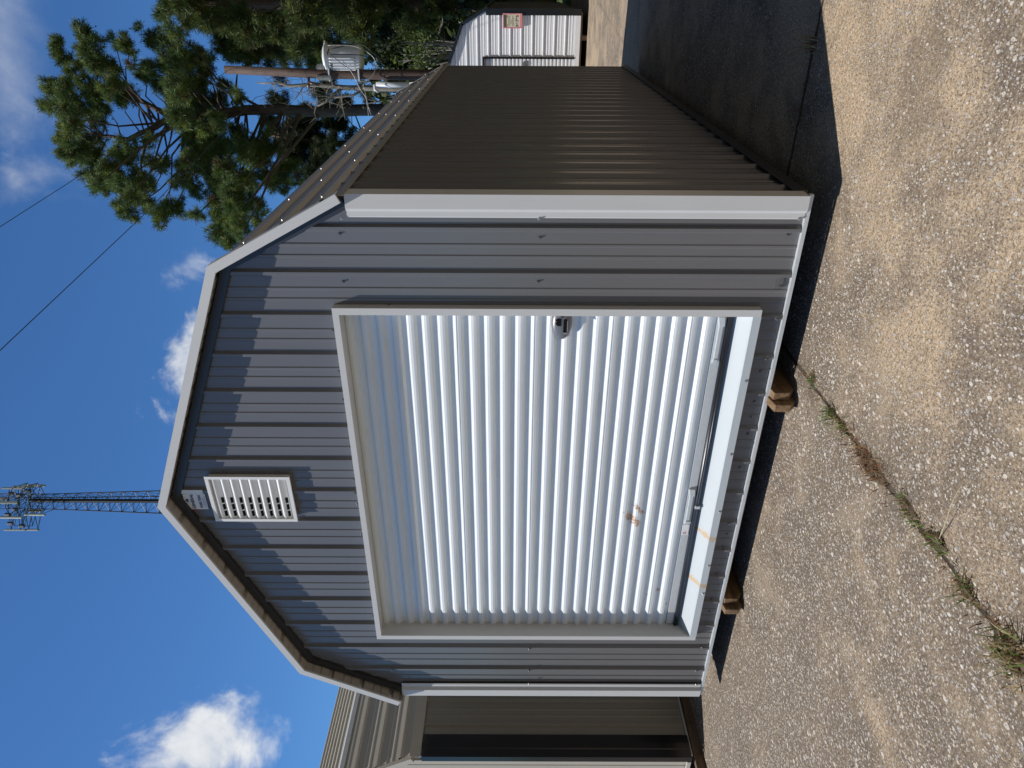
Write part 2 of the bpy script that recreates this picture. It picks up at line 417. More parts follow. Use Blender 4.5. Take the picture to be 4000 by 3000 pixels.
# ------------------------------------------------------------------ the charcoal shed
BASE = .155; W = 3.6576; L = 6.13; CX = W/2
EAVE_X, EAVE_Z, KX, KZ, RZ = 1.852, 2.232, 1.503, 2.868, 3.488
def gambrel(x, cx=CX, ex=EAVE_X, ez=EAVE_Z, kx=KX, kz=KZ, rz=RZ):
    return float(np.interp(abs(x-cx), [0, kx, ex], [rz, kz, ez]))
shed = thing('gambrel_shed', 'charcoal ribbed metal barn shed with white roll-up door and light trim', 'shed', (0, 0, BASE))
DX0, DX1, DZ0, DZ1 = .64, 3.06, .165, 2.30            # door opening
PH_F = .263-.040                                       # first rib along the front
m = MB()
ribbed(m, (0, 0, 0), (1, 0, 0), (0, 0, 1), (0, -1, 0), .004, W-.004, lambda u: 0.0, lambda u: gambrel(u)-.012, PH_F,
       extra=(CX-KX, CX, CX+KX, DX0-.02, DX1+.02), holes=((DX0-.02, DX1+.02, DZ0-.03, DZ1+.02),))
m.build('front_wall', M_CHAR, shed)
m = MB(); ribbed(m, (W, 0, 0), (0, 1, 0), (0, 0, 1), (1, 0, 0), .004, L, lambda u: 0.0, lambda u: 2.262, .16)
m.build('side_wall', M_CHAR, shed)
m = MB(); ribbed(m, (0, 0, 0), (0, 1, 0), (0, 0, 1), (-1, 0, 0), .004, L, lambda u: 0.0, lambda u: 2.262, .16)
m.build('side_wall', M_CHAR, shed)
m = MB(); ribbed(m, (0, L, 0), (1, 0, 0), (0, 0, 1), (0, 1, 0), .004, W-.004, lambda u: 0.0, lambda u: gambrel(u)-.012, PH_F, extra=(CX-KX, CX, CX+KX))
m.build('back_wall', M_CHAR, shed)
# roof: ribs run along the length
Y0, Y1 = -.100, L+.10
m = MB()
for sgn in (-1, 1):
    pe = Vector((CX+sgn*EAVE_X, Y0, EAVE_Z)); pk = Vector((CX+sgn*KX, Y0, KZ)); pr = Vector((CX, Y0, RZ))
    for a, b, ph in ((pe, pk, .045), (pk, pr, .06)):
        d = (b-a); ln = d.length; d.normalize(); n = Vector((0, 1, 0)).cross(d)*(1 if sgn < 0 else -1)
        if n.z < 0: n = -n
        ribbed(m, a, d, (0, 1, 0), n, 0.0, ln, lambda u: 0.0, lambda u: Y1-Y0, ph)
m.build('roof', M_CHAR_ROOF, shed)
so = m.build('soffit', M_SOFFIT, shed); so.location.z = -.003
# verge trim on the front edge: light folded strips, one to each slope; and at the back
pts = [(CX-EAVE_X-.012, EAVE_Z-.004), (CX-KX-.008, KZ+.024), (CX, RZ+.026), (CX+KX+.008, KZ+.024), (CX+EAVE_X+.012, EAVE_Z-.004)]
def mitre(line, off):
    """the same open line moved off to its lower side, corners cut on the mitre (x, z pairs)"""
    seg = []
    for a, b in zip(line, line[1:]):
        d = Vector((b[0]-a[0], b[1]-a[1])).normalized(); n = Vector((d.y, -d.x)); n = n if n.y < 0 else -n
        seg.append((Vector(a)+n*off, d))
    out = [seg[0][0]]
    for (p, d), (q, e) in zip(seg, seg[1:]):
        k = ((q.x-p.x)*e.y-(q.y-p.y)*e.x)/(d.x*e.y-d.y*e.x); out.append(p+d*k)
    (p, d), last = seg[-1], Vector(line[-1]); out.append(p+d*(last-Vector(line[-2])).length)
    return [(v.x, v.y) for v in out]
low = mitre(pts, .043); high = mitre(pts, -.003)
for yf, yb, fl in ((-.112, -.098, .065), (Y1-.002, Y1+.012, -.065)):
    for k in range(4):
        V = lambda p, y: Vector((p[0], y, p[1]))
        m = MB(); m.prism([V(pts[k], yf), V(pts[k+1], yf), V(low[k+1], yf), V(low[k], yf)], (0, yb-yf, 0))
        m.prism([V(pts[k], yf), V(pts[k+1], yf), V(high[k+1], yf), V(high[k], yf)], (0, fl, 0))
        m.build('verge_trim', M_TRIM, shed)
# ridge cap and drip strip along both eaves
m = MB(); 
for sgn in (-1, 1):
    a = Vector((CX, Y0+.06, RZ+.030)); b = Vector((CX+sgn*.15, Y0+.06, RZ+.030-.411*.15)); m.strip([a, b], (0, Y1-Y0-.12, 0))
m.build('ridge_cap', M_CHAR_ROOF, shed)
for sgn in (-1, 1):
    x = CX+sgn*(EAVE_X+.004)
    m = MB(); m.box(min(x, x-sgn*.006), max(x, x-sgn*.006), Y0+.02, Y1-.02, EAVE_Z-.034, EAVE_Z-.004)
    m.build('eave_trim', M_BEIGE_SIDE, shed)
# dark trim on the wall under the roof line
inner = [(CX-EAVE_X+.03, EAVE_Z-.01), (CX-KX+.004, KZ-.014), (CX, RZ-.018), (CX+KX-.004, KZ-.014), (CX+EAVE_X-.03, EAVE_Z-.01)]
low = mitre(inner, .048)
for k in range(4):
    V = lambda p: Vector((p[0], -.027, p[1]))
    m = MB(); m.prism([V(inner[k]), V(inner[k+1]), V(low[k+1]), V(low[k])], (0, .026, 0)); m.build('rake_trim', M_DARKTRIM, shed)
# corner posts: folded light trim
def corner_trim(x_edge, s):
    """s = -1: the trim runs to the left of the edge (right-hand corner)"""
    m = MB(); P = lambda dx, y: (x_edge+s*dx, y, 0)
    line = [P(.0, .055), P(.0, -.040), P(.067, -.043), P(.084, -.025), P(.108, -.0245), P(.114, -.021)]
    m.strip(line, (0, 0, 2.20)); o = m.build('corner_trim', M_TRIM, shed); o.location.z = .004
    sd = o.modifiers.new('thickness', 'SOLIDIFY'); sd.thickness = .003; sd.offset = 0
    return o
corner_trim(W+.020, -1)
corner_trim(-.020, 1)
# galvanised drip edge under the front and side, floor rim timber behind it
m = MB(); m.box(-.02, W+.024, -.024, -.001, -.019, -.0004); m.build('drip_edge', M_GALV, shed)
m = MB(); m.box(W+.021, W+.0240, .06, L, -.020, .050); m.box(W+.0003, W+.0208, .06, L, -.020, -.0004); m.build('base_trim', M_DARKTRIM, shed)
m = MB(); m.box(.75, 2.72, .014, .05, -.040, -.020); m.build('rim_joist', M_SKID, shed)
m = MB(); m.box(.02, W-.02, .06, L-.02, -.045, -.006); m.build('floor', M_SKID2, shed)
# timber skids: two planks side by side, noses cut at top and bottom
def skid_prof(x0, x1, nose, ln):
    return [(nose+.120, -.006), (nose, -.026), (nose, -.112), (nose+.052, -BASE), (ln, -BASE), (ln, -.006)]
for xr, nose in ((2.615, -.066), (.987, -.028)):
    for x0, x1, dn in ((xr-.046, xr, 0), (xr-.094, xr-.049, -.048)):
        m = MB(); m.prism([(x0, y, z-.046 if z > -.03 and False else z-.0) for y, z in skid_prof(x0, x1, nose+dn, L-.1)], (x1-x0, 0, 0))
        # keep the skid under the floor once it is behind the wall
        m.v = [(x, y, min(z, -.0505) if y > .2 else z) for x, y, z in m.v]
        m.build('skid', M_SKID if dn == 0 else M_SKID, shed, bevel=.004)

# roll-up door -----------------------------------------------------
DY = .072
door = MB(); zt, zb = DZ1+.03, .312; SP = .0838
prof = []; z = zb
zs = [(0, .000), (.014, .000), (.030, .017), (.044, .019), (.058, .017), (.070, .003)]   # height inside a slat, depth
prof = []
k = 0
while zb+k*SP < zt:
    prof += [(zb+k*SP+a, h) for a, h in zs]; k += 1
prof = [(a, h) for a, h in prof if a < zt]+[(zt, 0)]
line = [(DX0-.03, DY-h, a) for a, h in prof]
door.strip(line, (DX1-DX0+.06, 0, 0))
door_o = door.build('roll_up_door', M_DOOR, shed)
m = MB()
for k in range(1, 24, 5):
    zz = zb+k*SP+.052
    if zz < zt-.05: m.box(DX0-.02, DX1+.02, DY-.0195, DY-.0175, zz, zz+.003)
m.build('seam', M_GALV, door_o)
m = MB(); m.box(DX0+.004, DX1-.004, DY-.012, DY+.004, .262, .310); m.build('bottom_bar', M_GALV, door_o)
m = MB(); m.tube([(DX0+.002, DY-.016, .246), (CX, DY-.018, .244), (DX1-.002, DY-.016, .246)], .0165, 10); m.build('weather_seal', M_SEAL, door_o, True)
m = MB(); m.tube([(DX0+.03, DY-.034, .243), (1.2, DY-.033, .241), (2.1, DY-.036, .242), (DX1-.01, DY-.034, .244)], .006, 8); m.build('cable', M_SEAL, door_o, True)
for xc in (1.70, 2.86):
    m = MB(); m.box(xc-.10, xc+.10, DY-.024, DY-.0125, .277, .300)
    m.prism([(xc+.10, DY-.030, .270), (xc+.155, DY-.030, .276), (xc+.155, DY-.030, .312), (xc+.10, DY-.030, .300)], (0, .02, 0))
    m.prism([(xc-.10, DY-.030, .276), (xc-.125, DY-.030, .282), (xc-.125, DY-.030, .308), (xc-.10, DY-.030, .300)], (0, .02, 0))
    m.build('lift_handle', M_GALV, door_o, bevel=.002)
m = MB(); m.box(1.715, 1.735, DY-.046, DY-.034, .232, .262); m.build('seal_clip', M_GALV, door_o)
lab = MB(); lab.box(1.475, 1.560, DY-.0145, DY-.0125, .268, .312); lab_o = lab.build('sticker', M_WHITE, door_o)
M_RED = material('red_print', (.45, .03, .05), .5, vary=0); M_NAVY = material('navy_print', (.018, .022, .10), .45, vary=0)
M_BLUEP = material('blue_print', (.20, .26, .45), .5, vary=0)
ring = MB(); n = 16
for k in range(n):
    a0, a1 = 2*math.pi*k/n, 2*math.pi*(k+1)/n; c = (1.492, .291)
    P = lambda a, r: (c[0]+r*math.cos(a), DY-.0152, c[1]+r*math.sin(a)); ring.quad(P(a0, .006), P(a1, .006), P(a1, .010), P(a0, .010))
ring.build('sticker_mark', M_RED, door_o)
# lock: oval casting with black openings, a bolt and a keyhole
lc = Vector((2.985, DY-.024, 1.143)); m = MB(); rings = []
for r, yy in ((1.0, 0.0), (.97, -.012), (.86, -.022), (.62, -.030), (.30, -.033)):
    rings.append([(lc.x+.104*r*math.cos(2*math.pi*k/28), lc.y+yy, lc.z+.056*r*math.sin(2*math.pi*k/28)) for k in range(28)])
m.add([p for rg in rings for p in rg], [(i*28+k, i*28+(k+1) % 28, (i+1)*28+(k+1) % 28, (i+1)*28+k) for i in range(4) for k in range(28)]+[tuple(range(4*28, 5*28))])
lock = m.build('lock', M_LOCK, door_o, True)
m = MB(); m.box(lc.x-.05, lc.x+.026, lc.y-.0365, lc.y-.026, lc.z-.026, lc.z-.007); m.prism([(lc.x-.012, lc.y-.0355, lc.z+.006), (lc.x+.030, lc.y-.0355, lc.z+.006), (lc.x+.030, lc.y-.0355, lc.z+.026), (lc.x+.022, lc.y-.0355, lc.z+.036), (lc.x+.012, lc.y-.0355, lc.z+.028), (lc.x+.002, lc.y-.0355, lc.z+.036), (lc.x-.012, lc.y-.0355, lc.z+.024)], (0, .012, 0))
m.build('lock_slot', M_DARK, door_o)
m = MB(); m.lathe([(.010, 0), (.010, .004)], (0, 0, 0), 16); kh = m.build('keyhole', M_DARK, door_o); kh.rotation_euler = (R(90), 0, 0); kh.location = (lc.x+.046, lc.y-.029, lc.z)
m = MB(); m.box(lc.x-.052, lc.x+.02, lc.y-.041, lc.y-.0365, lc.z-.030, lc.z-.026); m.box(lc.x-.054, lc.x-.046, lc.y-.045, lc.y-.0365, lc.z-.030, lc.z-.006)
m.build('lock_bolt', M_BOLT, door_o)

# door frame: folded trim standing 5 cm proud of the wall
LIP = -.050
m = MB(); m.box(DX0-.036, DX0, LIP, LIP+.006, .125, 2.333); m.box(DX0-.005, DX0, LIP+.006, DY+.03, .17, 2.31); m.box(DX0-.036, DX0-.032, LIP+.006, .0, .125, 2.333); m.build('jamb', M_TRIM, shed)
m = MB(); m.box(DX1, DX1+.038, LIP, LIP+.006, .125, 2.333); m.box(DX1, DX1+.005, LIP+.006, DY+.03, .17, 2.31); m.box(DX1+.034, DX1+.038, LIP+.006, .0, .125, 2.333); m.build('jamb', M_TRIM, shed)
m = MB(); m.box(DX0+.0, DX1, LIP, LIP+.006, DZ1, 2.333); m.box(DX0, DX1, LIP+.006, DY+.03, DZ1, DZ1+.005); m.box(DX0-.03, DX1+.03, LIP+.006, 0, 2.329, 2.333)
m.build('header', M_TRIM, shed)
m = MB(); m.prism([(DX0, LIP, .123), (DX0, LIP, .166), (DX0, LIP+.012, .170), (DX0, DY-.004, .232), (DX0, DY+.03, .232), (DX0, DY+.03, .123)], (DX1-DX0, 0, 0))
m.build('sill', M_SILL, shed)
# gable vent -------------------------------------------------------
VX0, VX1, VZ0, VZ1, VY = 1.662, 2.007, 2.722, 3.229, -.044
m = MB()
for (a, b, c, d) in ((VX0, VX0+.020, VZ0, VZ1), (VX1-.020, VX1, VZ0, VZ1), (VX0+.0201, VX1-.0201, VZ0, VZ0+.022), (VX0+.0201, VX1-.0201, VZ1-.022, VZ1)):
    m.box(a, b, VY, VY+.006, c, d)
for (a, b, c, d) in ((VX0+.012, VX0+.019, VZ0+.013, VZ1-.013), (VX1-.019, VX1-.012, VZ0+.013, VZ1-.013), (VX0+.0191, VX1-.0191, VZ0+.013, VZ0+.021), (VX0+.0191, VX1-.0191, VZ1-.021, VZ1-.013)):
    m.box(a, b, VY+.0061, -.001, c, d)
vent = m.build('gable_vent', M_WHITE, shed, bevel=.0015)
m = MB(); m.box(VX0+.012, VX1-.012, -.0222, -.0205, VZ0+.012, VZ1-.012); m.build('vent_back', material('vent_grey', (.62, .61, .56), .5), vent)
NB = 8  # pressed louvres: a short lit ledge above a long face turned down and in
for k in range(NB):
    z1 = VZ1-.045-k*.0555
    m = MB(); m.strip([(VX0+.020, -.0225, z1+.020), (VX0+.020, -.041, z1), (VX0+.020, -.040, z1-.005), (VX0+.020, -.0235, z1-.036)], (VX1-VX0-.040, 0, 0))
    lv = m.build('louvre', M_WHITE, vent)
    sd = lv.modifiers.new('thickness', 'SOLIDIFY'); sd.thickness = .0015
    m = MB()
    for q in range(3):
        x = VX0+.034+q*.052
        m.quad((x, -.0268, z1-.0335), (x+.042, -.0268, z1-.0335), (x+.042, -.0342, z1-.019), (x, -.0342, z1-.019))
    m.build('vent_slot', M_DARK, lv)
# maker's sticker under the ridge ------------------------------------
SX0, SX1, SZ0, SZ1 = 1.728, 1.889, 3.272, 3.408
m = MB(); m.strip([(SX0, -.0075, SZ0), (SX0+.12, -.0075, SZ0), (SX0+.127, -.012, SZ0), (SX0+.137, -.023, SZ0), (SX1-.012, -.0225, SZ0), (SX1, -.021, SZ0)], (0, 0, SZ1-SZ0))
stk = m.build('maker_sticker', material('sticker_vinyl', (.72, .73, .74), .35, vary=.02), shed)
cxs = SX0+.062; ys = -.0081
lettering('lettering', 'GENERAL', .0265, M_NAVY, stk, (cxs, ys, 3.356), (1, 0, 0), (0, 0, 1))
lettering('lettering', 'SHELTERS', .0225, M_NAVY, stk, (cxs, ys, 3.310), (1, 0, 0), (0, 0, 1), bend=-.052 if False else None)
for zz, wd in ((3.293, .07), (3.286, .06), (3.279, .09)):
    mm = MB(); 
    for q in range(7): mm.quad((cxs-wd/2+q*wd/7, ys-.0004, zz-.0016), (cxs-wd/2+(q+.7)*wd/7, ys-.0004, zz-.0016), (cxs-wd/2+(q+.7)*wd/7, ys-.0004, zz+.0016), (cxs-wd/2+q*wd/7, ys-.0004, zz+.0016))
    mm.build('small_print', M_BLUEP, stk)
mm = MB(); c = (cxs+.006, 3.388)
mm.prism([(c[0]+a*.0125, ys-.0006, c[1]+b*.0125) for a, b in ((-1, .0), (-.5, .3), (-.2, .9), (.3, .8), (.5, .35), (1.1, .5), (.9, -.1), (.6, -.9), (.3, -.4), (-.2, -.35), (-.5, -.9), (-.7, -.3))], (0, .0004, 0))
mm.build('emblem', M_NAVY, stk)
mm = MB()
for k in range(24):
    a0, a1 = 2*math.pi*k/24, 2*math.pi*(k+1)/24; P = lambda a, r: (c[0]-.004+r*math.cos(a), ys-.0004, c[1]+r*math.sin(a))
    mm.quad(P(a0, .0155), P(a1, .0155), P(a1, .0168), P(a0, .0168))
mm.build('emblem_ring', M_NAVY, stk)
for s in (-1, 1):
    mm = MB(); x = cxs+s*.066; mm.prism([(x-s*.006, ys-.0005, 3.344), (x+s*.008, ys-.0005, 3.346), (x+s*.003, ys-.0005, 3.354), (x+s*.008, ys-.0005, 3.363), (x-s*.006, ys-.0005, 3.361)], (0, .0004, 0)); mm.build('ribbon', M_RED, stk)
# screws -------------------------------------------------------------
def screw_mesh(mat):
    m = MB(); m.lathe([(.0075, 0), (.0085, .0015), (.0075, .003), (.0052, .003), (.0050, .0085), (.004, .0095)], seg=8)
    me = bpy.data.meshes.new('screw'); me.from_pydata(m.v, [], m.f); me.materials.append(mat); return me
SCREW_M, SCREW_S = screw_mesh(M_SCREW), screw_mesh(M_BOLT)
def screw(me, loc, nrm, parent):
    o = bpy.data.objects.new('screw', me); COL.objects.link(o); o.parent = parent; o.location = loc
    o.rotation_euler = Vector(nrm).to_track_quat('Z', 'Y').to_euler(); return o
def front_h(x): return profile(x-.001, x+.001, PH_F)[0][1]
rows = [(3.474, 2.258), (3.459, 1.276), (3.478, .062), (3.224, 2.270), (3.229, 1.279), (.476, 1.274), (.244, 1.270), (.488, .052), (.244, .060), (.242, 2.26), (3.10, 2.045)]
rows += [(x, z) for x, z in [(1.425, .047), (1.192, .052), (2.80, .042), (2.715, .050), (3.035, .03), (2.52, .046), (2.30, .044), (2.06, .05), (1.86, .046), (1.64, .05), (.96, .05), (.72, .052), (.84, .045), (1.54, .04), (2.42, .046)]]
rows += [(x, 2.352) for x in (2.95, 2.70, 2.52, 2.20, 1.96, 1.87, 1.77, 1.52, 1.33, 1.10, .93, .78)]
rows += [(VX0-.016, 3.10), (VX0-.016, 2.77), (VX1+.014, 3.12), (VX1+.014, 2.80), (1.78, 2.695), (1.95, 2.695)]
for x, z in rows: screw(SCREW_M, (x, -front_h(x)-.0005, z), (0, -1, 0), shed)
for x, z in ((3.557, 2.23), (3.560, 1.281), (3.566, .03), (.101, 1.268), (.096, .04), (.1, 2.15)): screw(SCREW_S, (x, -.0265, z), (0, -1, 0), shed)
for x in (2.68, 2.19, 1.76, 1.31, 1.06): screw(SCREW_S, (x, LIP-.001, .138), (0, -1, 0), shed)
for sgn in (1,):
    pe = Vector((CX+sgn*EAVE_X, 0, EAVE_Z)); pk = Vector((CX+sgn*KX, 0, KZ)); d = (pk-pe).normalized(); n = Vector((d.z, 0, -d.x)); n = n if n.z > 0 else -n
    for k in range(3):
        for j in range(9):
            q = pe+d*(.045+.020+k*PITCH9)+n*.0195; screw(SCREW_S, (q.x, -.06+j*.78+(k % 2)*.0, q.z), n, shed)
# anchor strap tab by the door corner
m = MB(); m.box(3.200, 3.275, -.012, -.0055, .034, .060); m.box(3.208, 3.218, -.018, -.0121, .042, .052); m.box(3.257, 3.267, -.018, -.0121, .042, .052); m.build('strap_tab', M_SCREW, shed)

# ------------------------------------------------------------------ the beige shed next door
bsh = thing('beige_shed', 'beige metal barn shed with black corner trim, cut by the picture edge', 'shed', (-.833, 0, .108))
BW, BL, BEX, BEZ, BKX, BKZ, BRZ = 3.66, 6.3, 1.86, 2.245, 1.50, 2.86, 3.47
bcx = -BW/2
bg_ = lambda x: gambrel(x, bcx, BEX, BEZ, BKX, BKZ, BRZ)
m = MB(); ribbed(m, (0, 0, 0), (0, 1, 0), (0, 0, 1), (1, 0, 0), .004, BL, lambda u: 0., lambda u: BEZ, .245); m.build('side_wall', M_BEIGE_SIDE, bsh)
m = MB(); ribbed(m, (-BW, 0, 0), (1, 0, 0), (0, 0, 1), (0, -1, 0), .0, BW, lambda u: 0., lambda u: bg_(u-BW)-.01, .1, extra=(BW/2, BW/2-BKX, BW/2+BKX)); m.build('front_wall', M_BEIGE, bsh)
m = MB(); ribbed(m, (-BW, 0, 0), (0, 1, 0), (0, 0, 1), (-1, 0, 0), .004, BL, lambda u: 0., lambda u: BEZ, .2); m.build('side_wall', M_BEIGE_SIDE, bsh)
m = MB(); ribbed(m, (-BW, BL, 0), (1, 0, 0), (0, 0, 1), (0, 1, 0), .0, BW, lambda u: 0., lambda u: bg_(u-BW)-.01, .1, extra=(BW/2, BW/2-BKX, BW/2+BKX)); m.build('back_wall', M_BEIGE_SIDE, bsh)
m = MB()
for sgn in (-1, 1):
    pe = Vector((bcx+sgn*BEX, -.02, BEZ)); pk = Vector((bcx+sgn*BKX, -.02, BKZ)); pr = Vector((bcx, -.02, BRZ))
    for a, b, ph in ((pe, pk, .08), (pk, pr, .05)):
        d = (b-a); ln = d.length; d.normalize(); n = Vector((d.z, 0, -d.x)); n = n if n.z > 0 else -n
        ribbed(m, a, d, (0, 1, 0), n, 0., ln, lambda u: 0., lambda u: BL+.04, ph)
m.build('roof', M_BEIGE, bsh)
m = MB(); m.box(.012, .034, -.03, BL, BEZ-.075, BEZ+.01); m.build('eave_trim', M_BEIGE, bsh)
m = MB(); m.strip([(bcx+BKX+.02, -.02, BKZ-.018), (bcx+BKX, -.02, BKZ+.024), (bcx+BKX-.05, -.02, BKZ+.044)], (0, BL+.04, 0)); m.build('kink_flashing', M_TRIM, bsh)
bp = [(bcx-BEX, BEZ), (bcx-BKX, BKZ+.02), (bcx, BRZ+.02), (bcx+BKX, BKZ+.02), (bcx+BEX, BEZ)]
for a, b in zip(bp, bp[1:]):
    A, B = Vector((a[0], -.05, a[1])), Vector((b[0], -.05, b[1])); d = (B-A).normalized(); n = Vector((d.z, 0, -d.x)); n = n if n.z < 0 else -n
    m = MB(); m.prism([A, B, B+n*.05, A+n*.05], (0, .03, 0)); m.build('verge_trim', M_BEIGE, bsh)
m = MB(); m.strip([(.021, .165, 0), (.030, .160, 0), (.034, .09, 0), (.034, .045, 0), (.030, .035, 0), (.030, -.030, 0), (-.02, -.034, 0)], (0, 0, BEZ-.08)); o = m.build('corner_trim', M_BLACKTRIM, bsh); o.location.z = -.004
sd = o.modifiers.new('thickness', 'SOLIDIFY'); sd.thickness = .002
m = MB(); m.box(-BW, -.021, -.040, -.022, 0, .03); m.build('base_trim', M_BEIGE, bsh)
m = MB(); m.box(.001, .020, .0, BL, -.016, -.002); m.build('drip_edge', M_GALV, bsh)
m = MB(); m.box(-BW+.02, -.02, .02, BL, -.03, -.003); m.build('floor', M_SKID2, bsh)
for x in (-.052, -1.3, -2.4, -3.62):
    m = MB(); m.prism([(x, -.11, -.033), (x, -.16, -.06), (x, -.16, -.08), (x, -.11, -.108), (x, BL, -.108), (x, BL, -.033)], (.045, 0, 0)); m.build('skid', M_SKID2 if x > -1 else M_SKID, bsh, bevel=.003)

# ------------------------------------------------------------------ the white shed behind
wsh = thing('white_shed', 'white ribbed metal shed with black corner and roof trim, far behind the charcoal shed', 'shed', (0, 12.7, .155))
WX0, WX1, WL = 1.05, 4.10, 7.6; wcx = (WX0+WX1)/2; WEX, WEZ, WKX, WKZ, WRZ = 1.545, 1.98, 1.288, 2.44, 2.96
wg = lambda x: gambrel(x, wcx, WEX, WEZ, WKX, WKZ, WRZ)
DXA, DXB = 1.95, 3.20
# ribs on this shed run level
m = MB(); prW = profile(.0, WRZ, .06, .2286)
def row_span(z):
    if z <= WEZ: hw = WEX-.02
    elif z <= WKZ: hw = np.interp(z, [WEZ, WKZ], [WEX-.02, WKX])
    else: hw = np.interp(z, [WKZ, WRZ], [WKX, .0])
    return wcx-hw, wcx+hw
zsl = sorted(set([q for q, h in prW]+[WEZ, WKZ])); hW = lambda z: float(np.interp(z, [q for q, h in prW], [h for q, h in prW]))
for a, b in zip(zsl, zsl[1:]):
    (l0, r0), (l1, r1) = row_span(a), row_span(b); ya, yb = -hW(a), -hW(b)
    if b <= 1.99 and a >= .12:
        m.quad((l0, ya, a), (DXA, ya, a), (DXA, yb, b), (l1, yb, b)); m.quad((DXB, ya, a), (r0, ya, a), (r1, yb, b), (DXB, yb, b))
    else: m.quad((l0, ya, a), (r0, ya, a), (r1, yb, b), (l1, yb, b))
m.build('front_wall', M_WSHED, wsh)
for x, nx in ((WX1, 1), (WX0, -1)):
    m = MB(); ribbed(m, (x, 0, 0), (0, 1, 0), (0, 0, 1), (nx, 0, 0), 0, WL, lambda u: 0., lambda u: WEZ, .1); m.build('side_wall', M_OLIVE, wsh)
m = MB(); m.prism([(WX0, WL, 0), (WX1, WL, 0), (wcx+WEX, WL, WEZ), (wcx+WKX, WL, WKZ), (wcx, WL, WRZ), (wcx-WKX, WL, WKZ), (wcx-WEX, WL, WEZ)], (0, .02, 0)); m.build('back_wall', M_OLIVE, wsh)
m = MB()
for sgn in (-1, 1):
    q = [Vector((wcx+sgn*(WEX+.05), -.06, WEZ-.05)), Vector((wcx+sgn*WKX, -.06, WKZ+.02)), Vector((wcx, -.06, WRZ+.02))]
    for a, b in zip(q, q[1:]):
        d = b-a; ln = d.length; d.normalize(); n = Vector((d.z, 0, -d.x)); n = n if n.z > 0 else -n
        ribbed(m, a, d, (0, 1, 0), n, 0, ln, lambda u: 0., lambda u: WL+.1, .03)
m.build('roof', M_OLIVE, wsh)
wp = [(wcx-WEX-.05, WEZ-.05), (wcx-WKX, WKZ+.03), (wcx, WRZ+.03), (wcx+WKX, WKZ+.03), (wcx+WEX+.05, WEZ-.05)]
for a, b in zip(wp, wp[1:]):
    A, B = Vector((a[0], -.075, a[1])), Vector((b[0], -.075, b[1])); d = (B-A).normalized(); n = Vector((d.z, 0, -d.x)); n = n if n.z < 0 else -n
    m = MB(); m.prism([A, B, B+n*.06, A+n*.06], (0, .05, 0)); m.build('verge_trim', M_BLACKTRIM, wsh)
for x, s in ((WX1+.03, -1), (WX0-.03, 1)):
    m = MB(); m.prism([(x, -.036, -.01), (x+s*.12, -.036, -.01), (x+s*.12, -.024, -.01), (x+s*.012, -.024, -.01), (x+s*.012, .10, -.01), (x, .10, -.01)], (0, 0, WEZ-.02)); m.build('corner_trim', M_BLACKTRIM, wsh)
m = MB(); m.box(WX0+.10, WX1-.092, -.030, -.022, 0, .105); m.build('base_trim', M_WHITE, wsh)
wd = MB(); zb_ = .13; line = []
while zb_ < 1.99: line += [(DXA, .03, zb_), (DXA, .03, zb_+.03), (DXA, .012, zb_+.04), (DXA, .012, zb_+.07)]; zb_ += .08
wd.strip(line, (DXB-DXA, 0, 0)); wdo = wd.build('roll_up_door', M_WHITE, wsh)
m = MB(); m.box(DXB-.18, DXB-.06, -.01, .010, 1.10, 1.19); m.box(DXB-.15, DXB-.10, -.025, -.0101, 1.12, 1.17); m.build('lock', M_BOLT, wdo)
for a, b, c, d in ((DXB-.0, DXB+.035, .10, 2.03), (DXA-.035, DXA, .10, 2.03), (DXA+.001, DXB-.001, 1.992, 2.03)):
    m = MB(); m.box(a, b, -.040, .03, c, d); m.build('door_frame', M_BLACKTRIM, wsh)
m = MB(); m.box(WX0+.05, WX1-.03, .0, WL-.02, -.04, -.002); m.build('floor', M_SKID2, wsh)
for x in (WX0+.5, wcx, WX1-.55):
    m = MB(); m.box(x, x+.09, .02, WL, -.155, -.041); m.build('skid', M_SKID2, wsh)
# price sign on its corner
M_PINK = material('pink_plastic', (.74, .27, .30), .35, vary=.04); M_CREAM = material('cream_card', (.66, .60, .45), .6, vary=.05)
ps = thing('price_sign', 'pink framed cream price sign on the white shed\'s black corner', 'sign', (3.91, 12.645, 1.575))
m = MB()
for a, b, c, d in ((-.137, .137, .165, .184), (-.137, .137, -.212, -.165), (-.137, -.118, -.1649, .1649), (.118, .137, -.1649, .1649)): m.box(a, b, -.012, .012, c, d)
m.build('frame', M_PINK, ps, bevel=.002)
m = MB(); m.box(-.117, .117, -.004, .008, -.164, .164); card = m.build('card', M_CREAM, ps)
M_INK = material('black_ink', (.03, .025, .02), .6, vary=0); M_OLV = material('olive_ink', (.10, .10, .05), .6, vary=.2, vscale=60)
m = MB(); m.box(-.112, .112, -.0055, -.0042, .105, .155); m.build('title_bar', M_OLV, card)
for zz, x0, x1 in ((.085, -.10, -.06), (.06, -.09, .09), (.035, -.09, .09), (.008, -.06, .02), (-.02, -.09, .09), (-.045, -.09, .07), (.085, .05, .10)):
    m = MB(); m.box(x0, x1, -.0052, -.0042, zz, zz+.008); m.build('print_line', M_OLV, card)
lettering('price', '$6795', .085, M_INK, card, (0, -.0048, -.115), (1, 0, 0), (0, 0, 1))

